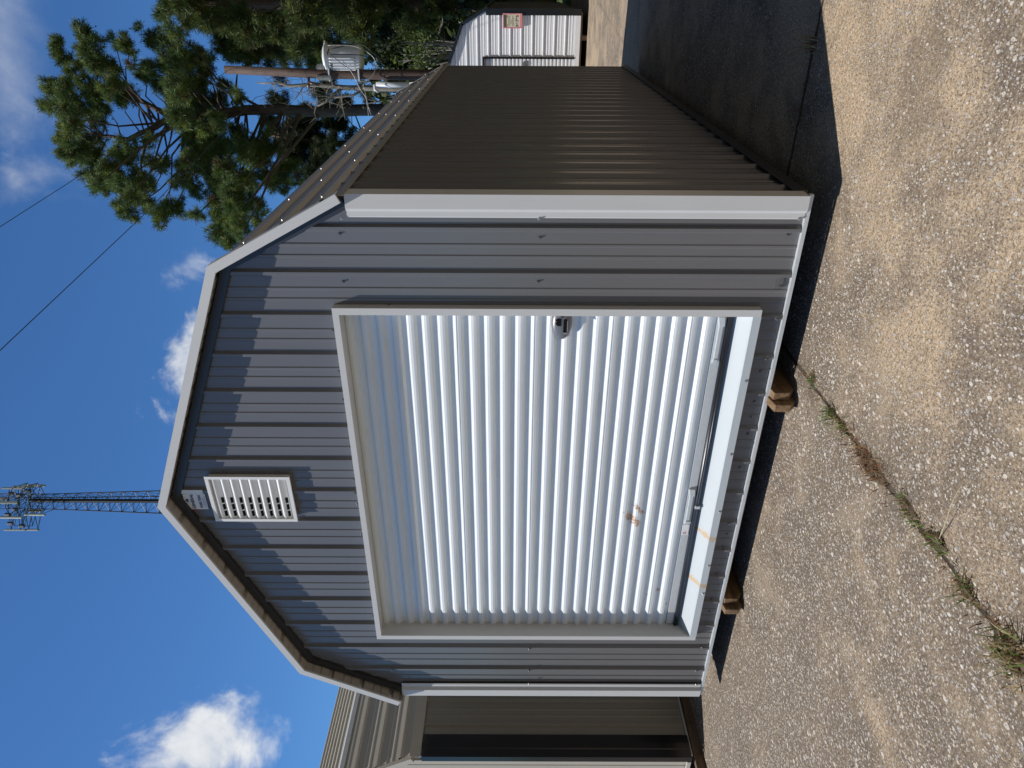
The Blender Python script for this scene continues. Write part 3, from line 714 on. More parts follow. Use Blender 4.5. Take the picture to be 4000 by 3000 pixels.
# ------------------------------------------------------------------ plants
M_BARK = material('pine_bark', (.115, .088, .072), .95, 0, .2, .45, 9, (14, 1.0, .05), stretch=(1, 1, .35))
M_BARKG = material('grey_bark', (.24, .22, .19), .95, 0, .2, .4, 7, (14, .8, .03), stretch=(1, 1, .35))
M_NEEDLE = material('pine_needles', (1, 1, 1), .5, 0, .35, 0, tint=True, trans=.25)
M_LEAF = material('broad_leaves', (1, 1, 1), .45, 0, .45, 0, tint=True, trans=.3)
def tuft_needles(r, centers, axes, tints, n=34, ln=.25, wd=.0105):
    N = len(centers); c = np.repeat(centers, n, 0); ax = np.repeat(axes, n, 0)
    d = r.normal(size=(N*n, 3)); d /= np.linalg.norm(d, axis=1)[:, None]
    d = d+ax*.75; d[:, 2] -= .10; d /= np.linalg.norm(d, axis=1)[:, None]
    l = ln*r.uniform(.65, 1.1, (N*n, 1)); base = c+ax*r.uniform(-.09, .09, (N*n, 1))
    s = np.cross(d, r.normal(size=(N*n, 3))); s /= np.linalg.norm(s, axis=1)[:, None]; s *= wd
    tri = np.stack([base-s*.6, base+s*.6, base+d*l+s*.5, base+d*l-s*.5], 1)
    t3 = np.repeat(tints, n, 0)*r.uniform(.75, 1.25, (N*n, 1))
    return tri, t3
def conifer(name, label, base, trunk, blobs, seed, dens=1.0, depth=1.6, hue=(.062, .098, .024), yellow=.35, bark=None, group=None, brown=.03, ln=.25, n=34, split=2):
    """trunk: [(point, radius)]; blobs: [(center, radius)] of foliage, each carried by its own limb"""
    bark = bark or M_BARK; r = np.random.default_rng(seed); root = thing(name, label, 'tree', base, group)
    tp = [Vector(p)-Vector(base) for p, q in trunk]; tr = [q for p, q in trunk]
    m = MB(); dense = []; dr = []
    for i in range(len(tp)-1):
        for k in range(6):
            f = k/6; w_ = (.5*tr[i])*Vector(r.normal(size=3))*.25; dense.append(tp[i].lerp(tp[i+1], f)+(w_ if k else Vector((0, 0, 0)))); dr.append(tr[i]*(1-f)+tr[i+1]*f)
    dense.append(tp[-1]); dr.append(tr[-1]); m.tube(dense, dr, 12); m.build('trunk', bark, root, True)
    br = MB(); C, A, T = [], [], []
    if split:
        bb = []
        for c, rad in blobs:
            bb.append((Vector(c), rad*.72, None)); c0 = len(bb)-1
            for k in range(split): bb.append((Vector(c)+Vector(r.normal(size=3))*rad*.62, rad*r.uniform(.35, .6), c0))
        blobs = bb
    else: blobs = [(c, rad, None) for c, rad in blobs]
    placed = []
    for c, rad, par in blobs:
        c = Vector(CAM)+(Vector(c)-Vector(CAM))*(1+(r.normal()*depth/30 if par is None else placed[par][1]+r.normal()*.004))-Vector(base)
        placed.append((c, (c+Vector(base)-Vector(CAM)).length/max(.001, (Vector(blobs[len(placed)][0])-Vector(CAM)).length)-1))
        best = min(range(len(dense)), key=lambda i: abs((c.z-dense[i].z)-.45*(c-dense[i]).xy.length)+.25*(c-dense[i]).length)
        s = dense[best] if par is None else placed[par][0]; e = c-(c-s).normalized()*rad*.2; mid = s.lerp(e, .5)+Vector(r.normal(size=3))*.22+Vector((0, 0, .10*(e-s).length*(1 if r.random() < .4 else -1)))
        k = (e-s).length; rb = min(dr[best]*.45, .014+.011*k) if par is None else .012
        q1 = s.lerp(mid, .5)+Vector(r.normal(size=3))*.10; q2 = mid.lerp(e, .5)+Vector(r.normal(size=3))*.12
        br.tube([s, q1, mid, q2, e], [rb, rb*.85, rb*.65, rb*.45, rb*.25], 6, False)
        nt = max(4, int(dens*15*(rad/.5)**1.7)); yb = r.random()
        for j in range(nt):
            v = r.normal(size=3); v /= np.linalg.norm(v); rr = rad*(r.random()**.45); pt = np.array(c)+v*rr*np.array((1, 1, .85))
            ax = v*.7+np.array((0, 0, .55))+r.normal(size=3)*.25; ax /= np.linalg.norm(ax)
            C.append(pt); A.append(ax)
            h = np.array(hue)*(.6+.75*r.random()); up = max(0, v[2])
            if r.random() < yellow*(.35+yb): h = h*np.array((1.75, 1.45, 1.05))
            if r.random() < brown: h = np.array((.10, .055, .025))
            T.append(h)
            if j % 2 == 0:
                st = np.array(e)+r.normal(size=3)*.05; md = (st+pt)/2+r.normal(size=3)*.07
                br.tube([st, md, pt-ax*.05], [.008, .006, .004], 4, False)
            if r.random() < .12:   # a cone
                q = Vector(pt+r.normal(size=3)*.15); br.tube([q, q+Vector((0, 0, -.03)), q+Vector((0, 0, -.09))], [.012, .03, .010], 5)
    br.build('branches', bark, root, True)
    tri, t3 = tuft_needles(r, np.array(C), np.array(A), np.array(T), n, ln)
    cloud_mesh('crown', tri, t3, M_NEEDLE, root)
    return root
def leafy(name, label, cat, base, blobs, seed, leaf=.09, per=160, hue=(.055, .085, .022), light=.25, bark=None, stem=True, group=None, depth=.8):
    r = np.random.default_rng(seed); root = thing(name, label, cat, base, group); b0 = np.array(base)
    Q, T = [], []; m = MB()
    for c, rad in blobs:
        c = CAM+(np.array(c)-CAM)*(1+r.normal()*depth/30)-b0
        nn = int(per*(rad/.8)**2.2)
        v = r.normal(size=(nn, 3)); v /= np.linalg.norm(v, axis=1)[:, None]
        lump = .75+.35*np.sin(v[:, 0]*5+seed)*np.cos(v[:, 1]*4+v[:, 2]*6)
        p = c+v*(rad*(r.random((nn, 1))**.4))*lump[:, None]
        d = r.normal(size=(nn, 3))+v*.6; d /= np.linalg.norm(d, axis=1)[:, None]
        s = np.cross(d, r.normal(size=(nn, 3))); s /= np.linalg.norm(s, axis=1)[:, None]
        l = leaf*r.uniform(.6, 1.3, (nn, 1)); wd = l*.32
        Q.append(np.stack([p, p+d*l*.5+s*wd, p+d*l, p+d*l*.5-s*wd], 1))
        t0 = np.array(hue)*r.uniform(.55, 1.35, (nn, 1)); li = r.random(nn) < light; t0[li] *= np.array((1.6, 1.5, 1.2)); T.append(t0)
        e = Vector(c); k = e.length; md = Vector((e.x*.35, e.y*.35, e.z*.55)); rb = .02+.006*k
        m.tube([(0, 0, 0), md, e], [rb*1.6, rb, rb*.3], 6, False)
        for j in range(5): q = e+Vector(r.normal(size=3))*rad*.6; m.tube([e*.85+md*.15, q], [rb*.35, .004], 4, False)
    m.build('trunk' if stem else 'stem', bark or M_BARKG, root, True)
    cloud_mesh('crown', np.concatenate(Q), np.concatenate(T), M_LEAF, root)
    return root
def zoom1(lst, depth, grow=1.12): return [(at(a*.6027, b*.6027, depth), grow*rr*.6027/FPX*depth) for a, b, rr in lst]
def zoom2(lst, depth, grow=1.1): return [(at(1100+a*.6329, b*.6329, depth), grow*rr*.6329/FPX*depth) for a, b, rr in lst]
def ground_under(sx, sy, depth): p = at(sx, sy, depth); return Vector((p.x, p.y, 0))

# the tall open-crowned pine
D = 30
big = [(370,290,60),(410,380,50),(560,240,70),(600,370,90),(740,260,60),(840,320,60),(700,430,80),(500,440,60),(430,530,60),(340,600,60),(380,700,70),(450,640,80),(560,560,90),(650,640,80),(480,780,90),(600,760,80),(420,860,60),(470,930,80),(560,900,80),(430,985,40),(520,1010,70),(620,1030,70),(600,1120,60),(720,1080,80),(690,1200,60),(640,1190,40),(790,1190,80),(850,1280,70),(840,1375,55),(950,1310,70),(1020,1390,50),(1080,1340,70),(1140,1330,40),(960,1180,60),(860,1010,70),(980,1050,60),(970,250,50),(1000,220,30),(960,430,60),(1000,520,70),(870,620,55),(930,480,50),(1110,200,60),(1130,280,60),(1180,400,100),(1280,360,80),(1150,550,110),(1260,550,110),(1350,480,80),(1220,640,100),(1100,620,60),(1160,740,100),(1270,720,90),(1230,830,110),(1340,830,90),(1420,800,60),(1260,930,100),(1380,950,90),(1480,560,50),(1400,640,60),(1560,630,35),(1200,1080,80),(1300,1060,100),(1440,1060,100),(1240,1190,70),(1380,1180,100),(1500,1150,100),(1600,1000,100),(1700,960,70),(1280,1390,35),(1400,1300,110),(1520,1280,110),(1620,1180,100),(1720,1100,90),(1640,1300,90),(1440,1420,90),(1530,1430,100),(1570,1500,70),(1500,1560,50),(1440,1530,50),(1760,1180,80),(1850,1100,80),(1480,960,70),(1540,880,50),(800,640,50),(700,560,60),(520,680,60),(760,1000,60),(880,1130,60)]
tp = [(ground_under(1500, 432, D), .30), (at(1400, 430, D), .24), (at(960, 430, D), .21), (at(840, 446, D), .19), (at(760, 450, D), .17), (at(665, 458, D), .15)]
pine = conifer('pine_tree', 'tallest pine with open spreading crown and bare lower trunk, beside the utility pole', ground_under(1500, 432, D), tp+[(at(600, 500, D), .12), (at(500, 545, D), .10), (at(380, 525, D), .05)], zoom1(big, D), 11, 2.5, 1.5, (.115, .172, .056), .34, n=48, split=3)
# the second leader of its forked top
b0 = pine.location
m = MB(); q = [at(665, 456, D)-b0, at(600, 420, D)-b0, at(540, 385, D)-b0, at(470, 330, D)-b0, at(400, 250, D)-b0]; m.tube(q, [.13, .11, .09, .06, .03], 8); m.build('limb', M_BARK, pine, True); m = MB()
q = [at(600, 500, D)-b0, at(570, 560, D)-b0, at(550, 640, D)-b0, at(560, 760, D)-b0]; m.tube(q, [.10, .08, .05, .02], 8); m.build('limb', M_BARK, pine, True); m = MB()
q = [at(950, 418, D)-b0, at(935, 385, D)-b0, at(922, 340, D)-b0, at(928, 270, D)-b0]; m.tube(q, [.08, .06, .05, .02], 8); m.build('limb', M_BARK, pine, True); m = MB()
q = [at(920, 462, D)-b0, at(935, 510, D)-b0, at(985, 570, D)-b0, at(1060, 640, D)-b0]; m.tube(q, [.07, .055, .045, .02], 8)
m.build('limb', M_BARK, pine, True)
# dense pines to the right of it
D2 = 25
ra = [(1100,30,60),(1160,60,60),(1230,110,70),(1320,60,90),(1320,150,70),(1450,130,90),(1450,40,90),(1550,100,100),(1650,140,100),(1700,60,100),(1750,170,90),(1850,120,100),(1900,50,100),(1960,170,80),(2060,120,100),(2140,40,100),(1580,20,90),(1800,20,90),(1250,20,80),(2000,20,90)]
rb = [(1450,210,80),(1440,285,60),(1500,330,80),(1560,240,100),(1650,290,100),(1620,385,55),(1740,370,75),(1700,250,90),(1800,260,90),(1840,385,60),(1890,300,60),(1960,250,70),(2010,290,60),(2060,360,50),(2100,250,80),(2140,330,70),(2130,400,40)]
r2 = [(100,60,110),(220,90,110),(350,60,110),(480,100,110),(120,180,100),(260,180,90),(380,190,90),(500,200,90),(620,60,110),(740,100,110),(860,50,100),(980,90,100),(620,190,90),(560,300,90),(640,320,80),(140,300,70),(60,120,90),(40,260,70),(180,380,45),(1060,40,70),(300,20,110),(560,20,110),(700,20,110),(900,130,90),(1000,20,100),(430,130,90),(800,170,90)]
D3 = 29
conifer('pine_tree', 'dense dark pine reaching the picture edge, above the white shed', ground_under(1400, 20, D2), [(ground_under(1400, 20, D2), .25), (at(1300, 20, D2), .2), (at(700, 20, D2), .09)], zoom1(ra, D2, 1.25)+zoom2(r2[:8]+r2[20:], D2-1.5, 1.2), 21, 3.6, 1.5, (.070, .100, .026), .22)
conifer('pine_tree', 'dense dark pine directly behind the grey transformer', ground_under(1400, 190, D3), [(ground_under(1400, 190, D3), .25), (at(1300, 190, D3), .2), (at(860, 190, D3), .09)], zoom1(rb, D3, 1.25)+zoom2(r2[8:20], D3), 22, 3.6, 1.5, (.070, .100, .026), .22)
wood = [o for o in COL.objects if o.name.startswith('pine_tree')][1:3]
for i, (x, y, a, sc_) in enumerate(((15, 24, 1.1, 1.0), (20, 19, 2.6, 1.1), (18, 12, 4.0, 1.0), (22, 6.5, .5, 1.1), (19.5, 1, 5.2, 1.0), (24, -5, 3.3, 1.1))):
    s_ = wood[i % 2]; c_ = s_.copy(); COL.objects.link(c_); c_.location = (x, y, 0); c_.rotation_euler.z = a; c_.scale = (sc_*1.15, sc_*1.15, sc_)
    tag(c_, 'dark pine of the wood carrying on beyond the picture edge', 'tree', 'pines beyond the picture edge')
    for ch in list(s_.children):
        d_ = ch.copy(); COL.objects.link(d_); d_.parent = c_
# low pines left of and behind the bare trunk
lo = [(1760,820,60),(1820,900,70),(1900,980,80),(1980,900,60),(2050,820,70),(2100,950,80),(2000,1080,70),(2100,1060,80),(1950,800,45),(1770,640,40),(1830,680,35),(2120,660,60),(2110,560,40)]
l2 = [(60,800,70),(130,900,80),(60,980,80),(210,860,60),(230,960,60),(330,890,50),(160,720,60),(280,660,40),(380,740,40),(390,620,45),(300,780,50),(540,600,45),(640,590,40),(420,660,40)]
D4 = 37
conifer('pine_tree', 'low dark pine filling the gap left of the bare pine trunk, over the charcoal roof', ground_under(1400, 560, D4), [(ground_under(1400, 560, D4), .2), (at(1300, 560, D4), .15), (at(1040, 530, D4), .06)], zoom1(lo, D4, 1.45)+zoom2(l2, D4, 1.35), 23, 3.6, .8, (.036, .055, .02), .12)
# understorey
sh1 = [(880,240,60),(830,290,60),(900,310,50),(950,260,50),(790,340,50),(860,370,55),(930,370,55),(760,260,50),(980,330,45),(830,420,45),(720,380,40)]
leafy('shrub', 'light leafy shrub climbing behind the end of the charcoal roof', 'shrub', ground_under(1700, 190, 21), zoom2(sh1, 21, 1.2), 31, .10, 520, (.10, .145, .035), .5)
sh2 = [(950,60,120),(1050,120,100),(880,120,110),(1000,200,90),(1080,40,110),(760,160,110),(820,40,120),(680,240,100),(1100,160,70),(1180,60,80),(1250,20,70),(680,380,90),(760,420,80),(1020,300,80)]
leafy('broadleaf_tree', 'dark leafy tree rising just behind the white shed roof', 'tree', ground_under(1800, 60, 27), zoom2(sh2, 27, 1.25), 32, .15, 620, (.036, .055, .018), .12)
sh3 = [(700,470,60),(560,420,60),(610,460,50),(480,500,45),(560,560,40),(640,540,40),(660,620,40),(520,640,40)]
leafy('broadleaf_tree', 'small leafy tree behind the pole\'s grey pipe, low over the roof', 'tree', ground_under(1600, 330, 26), zoom2(sh3, 26), 33, .11, 130, (.05, .07, .02), .2)
far_pos = [(1960, -60, 60, 5.5), (1960, 120, 62, 6.0), (1955, 320, 66, 6.5), (1950, 560, 70, 6.5), (1950, 820, 72, 6)]
far_lab = ['farthest rounded tree at the lawn edge, at the picture corner', 'rounded far tree behind the white shed', 'rounded far tree behind the utility pole base', 'rounded far tree hidden behind the charcoal roof', 'leftmost rounded far tree behind the charcoal shed']
for i, (sx, sy, dd, hh) in enumerate(far_pos):
    gp = ground_under(sx, sy, dd); rr = np.random.default_rng(60+i)
    bl = [(gp+Vector((rr.normal()*2.4, rr.normal()*2.4, hh*(.35+.6*rr.random()))), 1.5+.5*rr.random()) for k in range(9)]
    leafy('broadleaf_tree', far_lab[i], 'tree', gp, bl, 70+i, .35, 110, (.036, .056, .016), .15, group='rounded trees along the far lawn edge')
fs = [o for o in COL.objects if o.get('group') == 'rounded trees along the far lawn edge']
for i, (x, y, sc_) in enumerate(((6.2, 27, 1.1), (9.5, 25, 1.2), (13, 22, 1.2), (8, 32, 1.4), (17, 16, 1.2), (18, 9, 1.2), (5.5, 38, 1.5), (12, 30, 1.5))):
    s_ = fs[i % 5]; c_ = s_.copy(); COL.objects.link(c_); c_.location = (x, y, 0); c_.rotation_euler.z = i*1.3; c_.scale = (sc_,)*3
    tag(c_, 'leafy undergrowth tree of the wood beyond the picture edge', 'tree', 'undergrowth trees beyond the picture edge')
    for ch in list(s_.children):
        d_ = ch.copy(); COL.objects.link(d_); d_.parent = c_
# bare grey tree by the pole
r = np.random.default_rng(5); gp = ground_under(1500, 345, 23)
bt = thing('bare_tree', 'thin bare grey tree with leafless twigs beside the utility pole', 'tree', gp)
m = MB(); tw = MB(); P = [Vector((0, 0, 0)), at(1500, 345, 23)-gp, at(1350, 343, 23)-gp, at(1230, 330, 23)-gp, at(1130, 336, 23)-gp, at(1080, 322, 23)-gp, at(1010, 326, 23)-gp]
m.tube(P, [.13, .10, .085, .07, .05, .03, .012], 8)
m.tube([at(1335, 345, 23)-gp, at(1300, 372, 23)-gp, at(1275, 398, 23)-gp, at(1240, 415, 23)-gp], [.06, .05, .035, .02], 8)
m.tube([at(1430, 345, 23)-gp, at(1380, 372, 23)-gp, at(1330, 378, 23)-gp, at(1290, 384, 23)-gp], [.05, .04, .03, .02], 8)
m.build('trunk', M_BARKG, bt, True)
for k in range(46):
    s = P[2].lerp(P[6], r.random()) if r.random() < .6 else (at(1300, 372, 23)-gp)+Vector(r.normal(size=3))*.3
    d = Vector(r.normal(size=3)).normalized()+Vector((0, 0, .4)); l = .3+.8*r.random()
    e = s+d*l; md = s+d*l*.5+Vector(r.normal(size=3))*.12; tw.tube([s, md, e], [.016, .011, .005], 4, False)
    for j in range(3): q = md.lerp(e, r.random()); tw.tube([q, q+Vector(r.normal(size=3))*.22], [.007, .003], 4, False)
tw.build('twigs', M_BARKG, bt, True)

# ------------------------------------------------------------------ utility pole
DP = 20
pb = ground_under(1640, 293, DP); ptop = at(880, 272, DP)
pole = thing('utility_pole', 'brown wooden utility pole with grey drum transformer, rising behind the charcoal shed', 'utility pole', pb)
L_ = lambda sx, sy, d=DP: at(sx, sy, d)-pb
m = MB(); m.tube([(0, 0, 0), L_(1640, 293), L_(1264, 289), (ptop-pb)], [.16, .145, .13, .11], 16); m.build('pole', M_POLE, pole, True)
M_DRUM = material('grey_enamel', (.74, .76, .77), .38, 0, .5, .05, 4)
dc = L_(1415, 229); h = (L_(1270, 229)-dc).length
m = MB(); m.lathe([(.30, 0), (.345, .03), (.355, .06), (.365, h*.5), (.375, h-.10), (.395, h-.09), (.395, h-.05), (.34, h+.0), (.18, h+.045), (.02, h+.06)], dc, 28); drum = m.build('transformer', M_DRUM, pole, True)
m = MB()
for k in range(5):
    a = math.atan2(-_f[1], -_f[0])+.35-.22*k if False else math.atan2(-_r[1]-_f[1]*.9, -_r[0]-_f[0]*.9)+(k-2)*.20
    c = Vector((math.cos(a), math.sin(a), 0)); s = Vector((-c.y, c.x, 0))
    b_ = dc+c*.36; m.prism([b_+s*.012+Vector((0, 0, .12)), b_+s*.012+c*.07+Vector((0, 0, .17)), b_+s*.012+c*.07+Vector((0, 0, h-.25)), b_+s*.012+Vector((0, 0, h-.18))], s*-.024)
m.build('cooling_fins', M_DRUM, drum)
M_PORC = material('grey_porcelain', (.42, .42, .40), .25, 0, .6, .05, 20)
def bushing(p, n, r0, step, nm):
    prof = []
    for k in range(n): prof += [(r0*.55, k*step), (r0, k*step+step*.35), (r0*.95, k*step+step*.55), (r0*.55, k*step+step*.8)]
    m = MB(); m.lathe(prof, p, 14); return m.build(nm, M_PORC, pole, True)
bushing(L_(1266, 262, DP-.12), 6, .085, .034, 'insulator')
bushing(L_(1294, 304, DP-.08), 12, .075, .035, 'insulator')
m = MB(); m.tube([L_(1206, 300), L_(1206, 320), L_(1205, 343)], [.035, .04, .035], 8); m.tube([L_(1206, 322), L_(1240, 331)], [.05, .04], 8); m.build('fuse_cutout', material('brown_porcelain', (.09, .06, .045), .3, 0, .5), pole, True)
m = MB(); m.tube([L_(1600, 331, DP-.1), L_(1470, 331, DP-.1)], .075, 14); m.tube([L_(1475, 331, DP-.1), L_(1462, 336, DP-.1), L_(1466, 350, DP-.1), L_(1478, 358, DP-.1)], [.05, .055, .05, .04], 10)
m.tube([(L_(1640, 331, DP-.1).x, L_(1640, 331, DP-.1).y, 0), L_(1600, 331, DP-.1)], .075, 14)
m.build('conduit', material('grey_pvc', (.60, .62, .64), .35, 0, .5, .05, 3), pole, True)
for sx in (1290, 1405, 1510):
    p_ = L_(sx, 291 if sx < 1500 else 312); m = MB(); m.box(p_.x-.17, p_.x+.17, p_.y-.17, p_.y+.17, p_.z-.02, p_.z+.02) if sx < 1500 else m.tube([L_(sx, 300), L_(sx, 334, DP-.1)], .025, 6)
    m.build('bracket', M_GALV, pole)
m = MB(); m.box(L_(1266, 172).x-.03, L_(1266, 172).x+.03, L_(1266, 172).y-.03, L_(1266, 172).y+.03, L_(1272, 172).z, L_(1264, 172).z); m.tube([L_(1268, 160), L_(1268, 185)], .03, 6); m.tube([L_(1280, 181), L_(1296, 196)], .03, 6); m.build('terminal', M_GALV, pole)
M_CABLE = material('black_cable', (.02, .02, .022), .5, vary=.1); M_ALU = material('bare_aluminium', (.38, .38, .38), .45, .5)
for pts, rr, mt in (([(1285, 190, 19.55), (1280, 215, 19.5), (1310, 213, 19.45), (1410, 216, 19.5), (1440, 232, 19.6)], .014, M_CABLE),
                    ([(1280, 178, 19.6), (1380, 180, 19.5), (1450, 215, 19.5), (1468, 255, 19.6), (1455, 295, 19.7), (1420, 330, 19.8), (1425, 352, 19.9), (1440, 420, 20), (1450, 450, 20.2)], .010, M_ALU),
                    ([(1290, 192, 19.6), (1400, 172, 19.5), (1450, 200, 19.5), (1490, 240, 19.6), (1480, 290, 19.7)], .011, M_CABLE),
                    ([(1280, 200, 19.5), (1330, 245, 19.4), (1385, 285, 19.6), (1400, 330, 19.8), (1430, 400, 19.9), (1455, 440, 20)], .009, M_CABLE),
                    ([(1335, 232, 19.4), (1375, 285, 19.5), (1408, 350, 19.7), (1430, 385, 19.8), (1440, 455, 20)], .008, M_ALU)):
    m = MB(); q = [L_(*p) for p in pts]
    fine = []
    for i in range(len(q)-1):
        p0, p1, p2, p3 = q[max(i-1, 0)], q[i], q[i+1], q[min(i+2, len(q)-1)]
        for k in range(6):
            s = k/6; fine.append(.5*((2*p1)+(p2-p0)*s+(2*p0-5*p1+4*p2-p3)*s*s+(3*p1-p0-3*p2+p3)*s**3))
    m.tube(fine+[q[-1]], rr, 6); m.build('lead_wire', mt, pole, True)
lettering('lettering', '7200', .11, M_INK, drum, L_(1296, 262, DP-.46), tuple(_r), (0, 0, 1), .002)
# overhead lines running from the pole over the lot
def wire(name, label, p_list, z, rr):
    q = []
    for sx, sy in p_list: q.append(on_level(sx, sy, z))
    d = (q[-1]-q[-2]).normalized(); q.append(q[-1]+d*2.5)
    o = thing(name, label, 'power line', q[0])
    m = MB(); m.tube([p-q[0] for p in q], rr, 6); m.build('wire', M_CABLE, o, True)
wire('power_line', 'upper thin black overhead wire crossing the sky past the tall pine\'s top', [(890, 275), (325, 678), (0, 886)], ptop.z-.1, .0055)
wire('power_line', 'lower thin black overhead wire meeting the tall pine\'s crown side', [(1203, 330), (1000, 380), (560, 841), (0, 1369)], at(1203, 330, DP).z, .0055)

# ------------------------------------------------------------------ lattice mast far behind
DT = 70; px = DT/FPX
tb = ground_under(600, 1960, DT); axis = Vector((tb.x, tb.y, 0))
mast = thing('lattice_tower', 'tall steel lattice cell tower with antennas, rising behind the shed ridge', 'tower', tb)
M_STEEL = material('tower_steel', (.10, .11, .135), .55, .5, .4, .1, 2); M_ANT = material('antenna_shell', (.52, .53, .53), .5, 0, .4, .05, 2)
zt = at(-60, 1960, DT).z; zA = at(200, 1960, DT).z
def half(z): return .5*(1.57+(zA-z)*.068) if z < zA else .785
rgt, fwd = Vector(_r), Vector(_f); rgt.z = fwd.z = 0; rgt.normalize(); fwd.normalize()
def leg_pt(i, z):
    h_ = half(z); return (rgt*h_*1.0+fwd*-.3*h_, rgt*-h_*.95+fwd*-.3*h_, rgt*.25*h_+fwd*1.4*h_)[i]+Vector((0, 0, z))
for i in range(3):
    m = MB(); m.tube([leg_pt(i, 0), leg_pt(i, zA*.5), leg_pt(i, zA), leg_pt(i, zt)], [.11, .08, .05, .04], 8); m.build('leg', M_STEEL, mast)
m = MB(); z = 1.0
while z < zt-1.2:
    st = max(1.15, half(z)*1.15)
    for a, b in ((0, 1), (1, 2), (2, 0)):
        m.tube([leg_pt(a, z), leg_pt(b, z+st)], .026, 4, False); m.tube([leg_pt(b, z), leg_pt(a, z+st)], .026, 4, False); m.tube([leg_pt(a, z), leg_pt(b, z)], .022, 4, False)
    z += st
m.build('bracing', M_STEEL, mast)
m = MB(); m.tube([rgt*.12-fwd*.25+Vector((0, 0, 0)), rgt*.12-fwd*.25+Vector((0, 0, at(125, 1960, DT).z))], .20, 10); m.build('cable_bundle', material('feeder_cable', (.025, .027, .033), .6), mast)
ants = [(9, 92, 1908, -.2), (50, 131, 1902, .8), (94, 175, 1897, 1.4), (0, 69, 1963, -1.9), (2, 85, 2021, -1.5), (96, 175, 2010, -1.0), (16, 100, 2069, .2), (103, 150, 2069, .4), (-40, 30, 1950, 1.6), (108, 160, 1995, 1.5)]
zc0, zc1 = at(75, 1960, DT).z, at(115, 1960, DT).z
for a, b, sy, dpt in ants:
    p0, p1 = at(b, sy, DT+dpt)-tb, at(a, sy, DT+dpt)-tb
    m = MB(); c = (p0+p1)/2; hh = (p1-p0).length/2; out = Vector((c.x, c.y, 0)); out.normalize(); sd_ = Vector((-out.y, out.x, 0))
    base = [c+sd_*.13-out*.05, c+sd_*.13+out*.06, c+sd_*.09+out*.10, c-sd_*.09+out*.10, c-sd_*.13+out*.06, c-sd_*.13-out*.05]
    m.prism([q-Vector((0, 0, hh)) for q in base], (0, 0, 2*hh)); m.build('antenna', M_ANT, mast)
fr = MB()
for a, b, sy, dpt in ants:
    e0, e1 = at((a+b)/2-14, sy, DT+dpt)-tb, at((a+b)/2+22, sy, DT+dpt)-tb
    fr.tube([at(b+4, sy, DT+dpt)-tb, at(a-4, sy, DT+dpt)-tb], .035, 6)
    i = min(range(3), key=lambda k: (leg_pt(k, e0.z)-e0).length)
    for e in (e0, e1):
        s = leg_pt(i, e.z); fr.tube([s, e], .035, 5); fr.tube([leg_pt(i, e.z-.9), e], .028, 5); fr.tube([leg_pt((i+1) % 3, e.z), e], .025, 5)
for z in (zc0, zc1):
    ring = [p.copy() for p in (rgt*1.5-fwd*.9, rgt*-.2-fwd*1.9, rgt*-2.4-fwd*.6, rgt*-2.6+fwd*.5, rgt*.3+fwd*1.8, rgt*1.7+fwd*1.2)]
    for p, q in zip(ring, ring[1:]+ring[:1]): fr.tube([p+Vector((0, 0, z)), q+Vector((0, 0, z))], .035, 5)
    for p in ring: fr.tube([Vector((0, 0, z)), p+Vector((0, 0, z))], .03, 5)
fr.build('mounting_frame', M_STEEL, mast)
for (sx, sy, dpt) in ((45, 1928, .2), (75, 1935, -.5), (60, 1990, -1.2), (30, 2010, .3), (85, 2055, 0), (40, 2045, -.3), (110, 1918, .8)):
    p_ = at(sx, sy, DT+dpt)-tb; m = MB(); m.box(p_.x-.16, p_.x+.16, p_.y-.12, p_.y+.12, p_.z-.26, p_.z+.26); m.build('radio_box', M_STEEL, mast, bevel=.03)

# ------------------------------------------------------------------ weeds in the joint
M_BLADE = material('grass_blade', (1, 1, 1), .55, 0, .3, 0, tint=True, trans=.35)
def blades(r, n, spread, hgt, hues, lean=.7, wd=.0028):
    Q, T = [], []
    for k in range(n):
        p = np.array((r.normal()*spread[0], r.normal()*spread[1], 0)); a = r.uniform(0, 6.283); d = np.array((math.cos(a), math.sin(a), 0)); l = hgt*r.uniform(.4, 1.2); le = lean*r.uniform(.3, 1.5)
        s = np.array((-d[1], d[0], 0))*wd*r.uniform(.7, 1.5); q = [p]
        for f in (.35, .7, 1.0): q.append(p+d*l*le*f**1.6+np.array((0, 0, l*(f-.35*le*f*f))))
        hue = np.array(hues[r.integers(len(hues))])*r.uniform(.7, 1.3)
        for i in range(3):
            w0, w1 = 1-.3*i, 1-.3*(i+1); w1 = max(w1, .08)
            Q.append([q[i]-s*w0, q[i]+s*w0, q[i+1]+s*w1, q[i+1]-s*w1]); T.append(hue)
    Q = np.array(Q); Q[:, :, 2] = np.maximum(Q[:, :, 2], .001); return Q, np.array(T)
GRN = [(.15, .23, .05), (.20, .28, .07), (.11, .17, .035)]; DRY = [(.33, .25, .12), (.22, .13, .06), (.40, .32, .18)]; RUST = [(.22, .08, .03), (.28, .13, .05), (.16, .06, .025)]
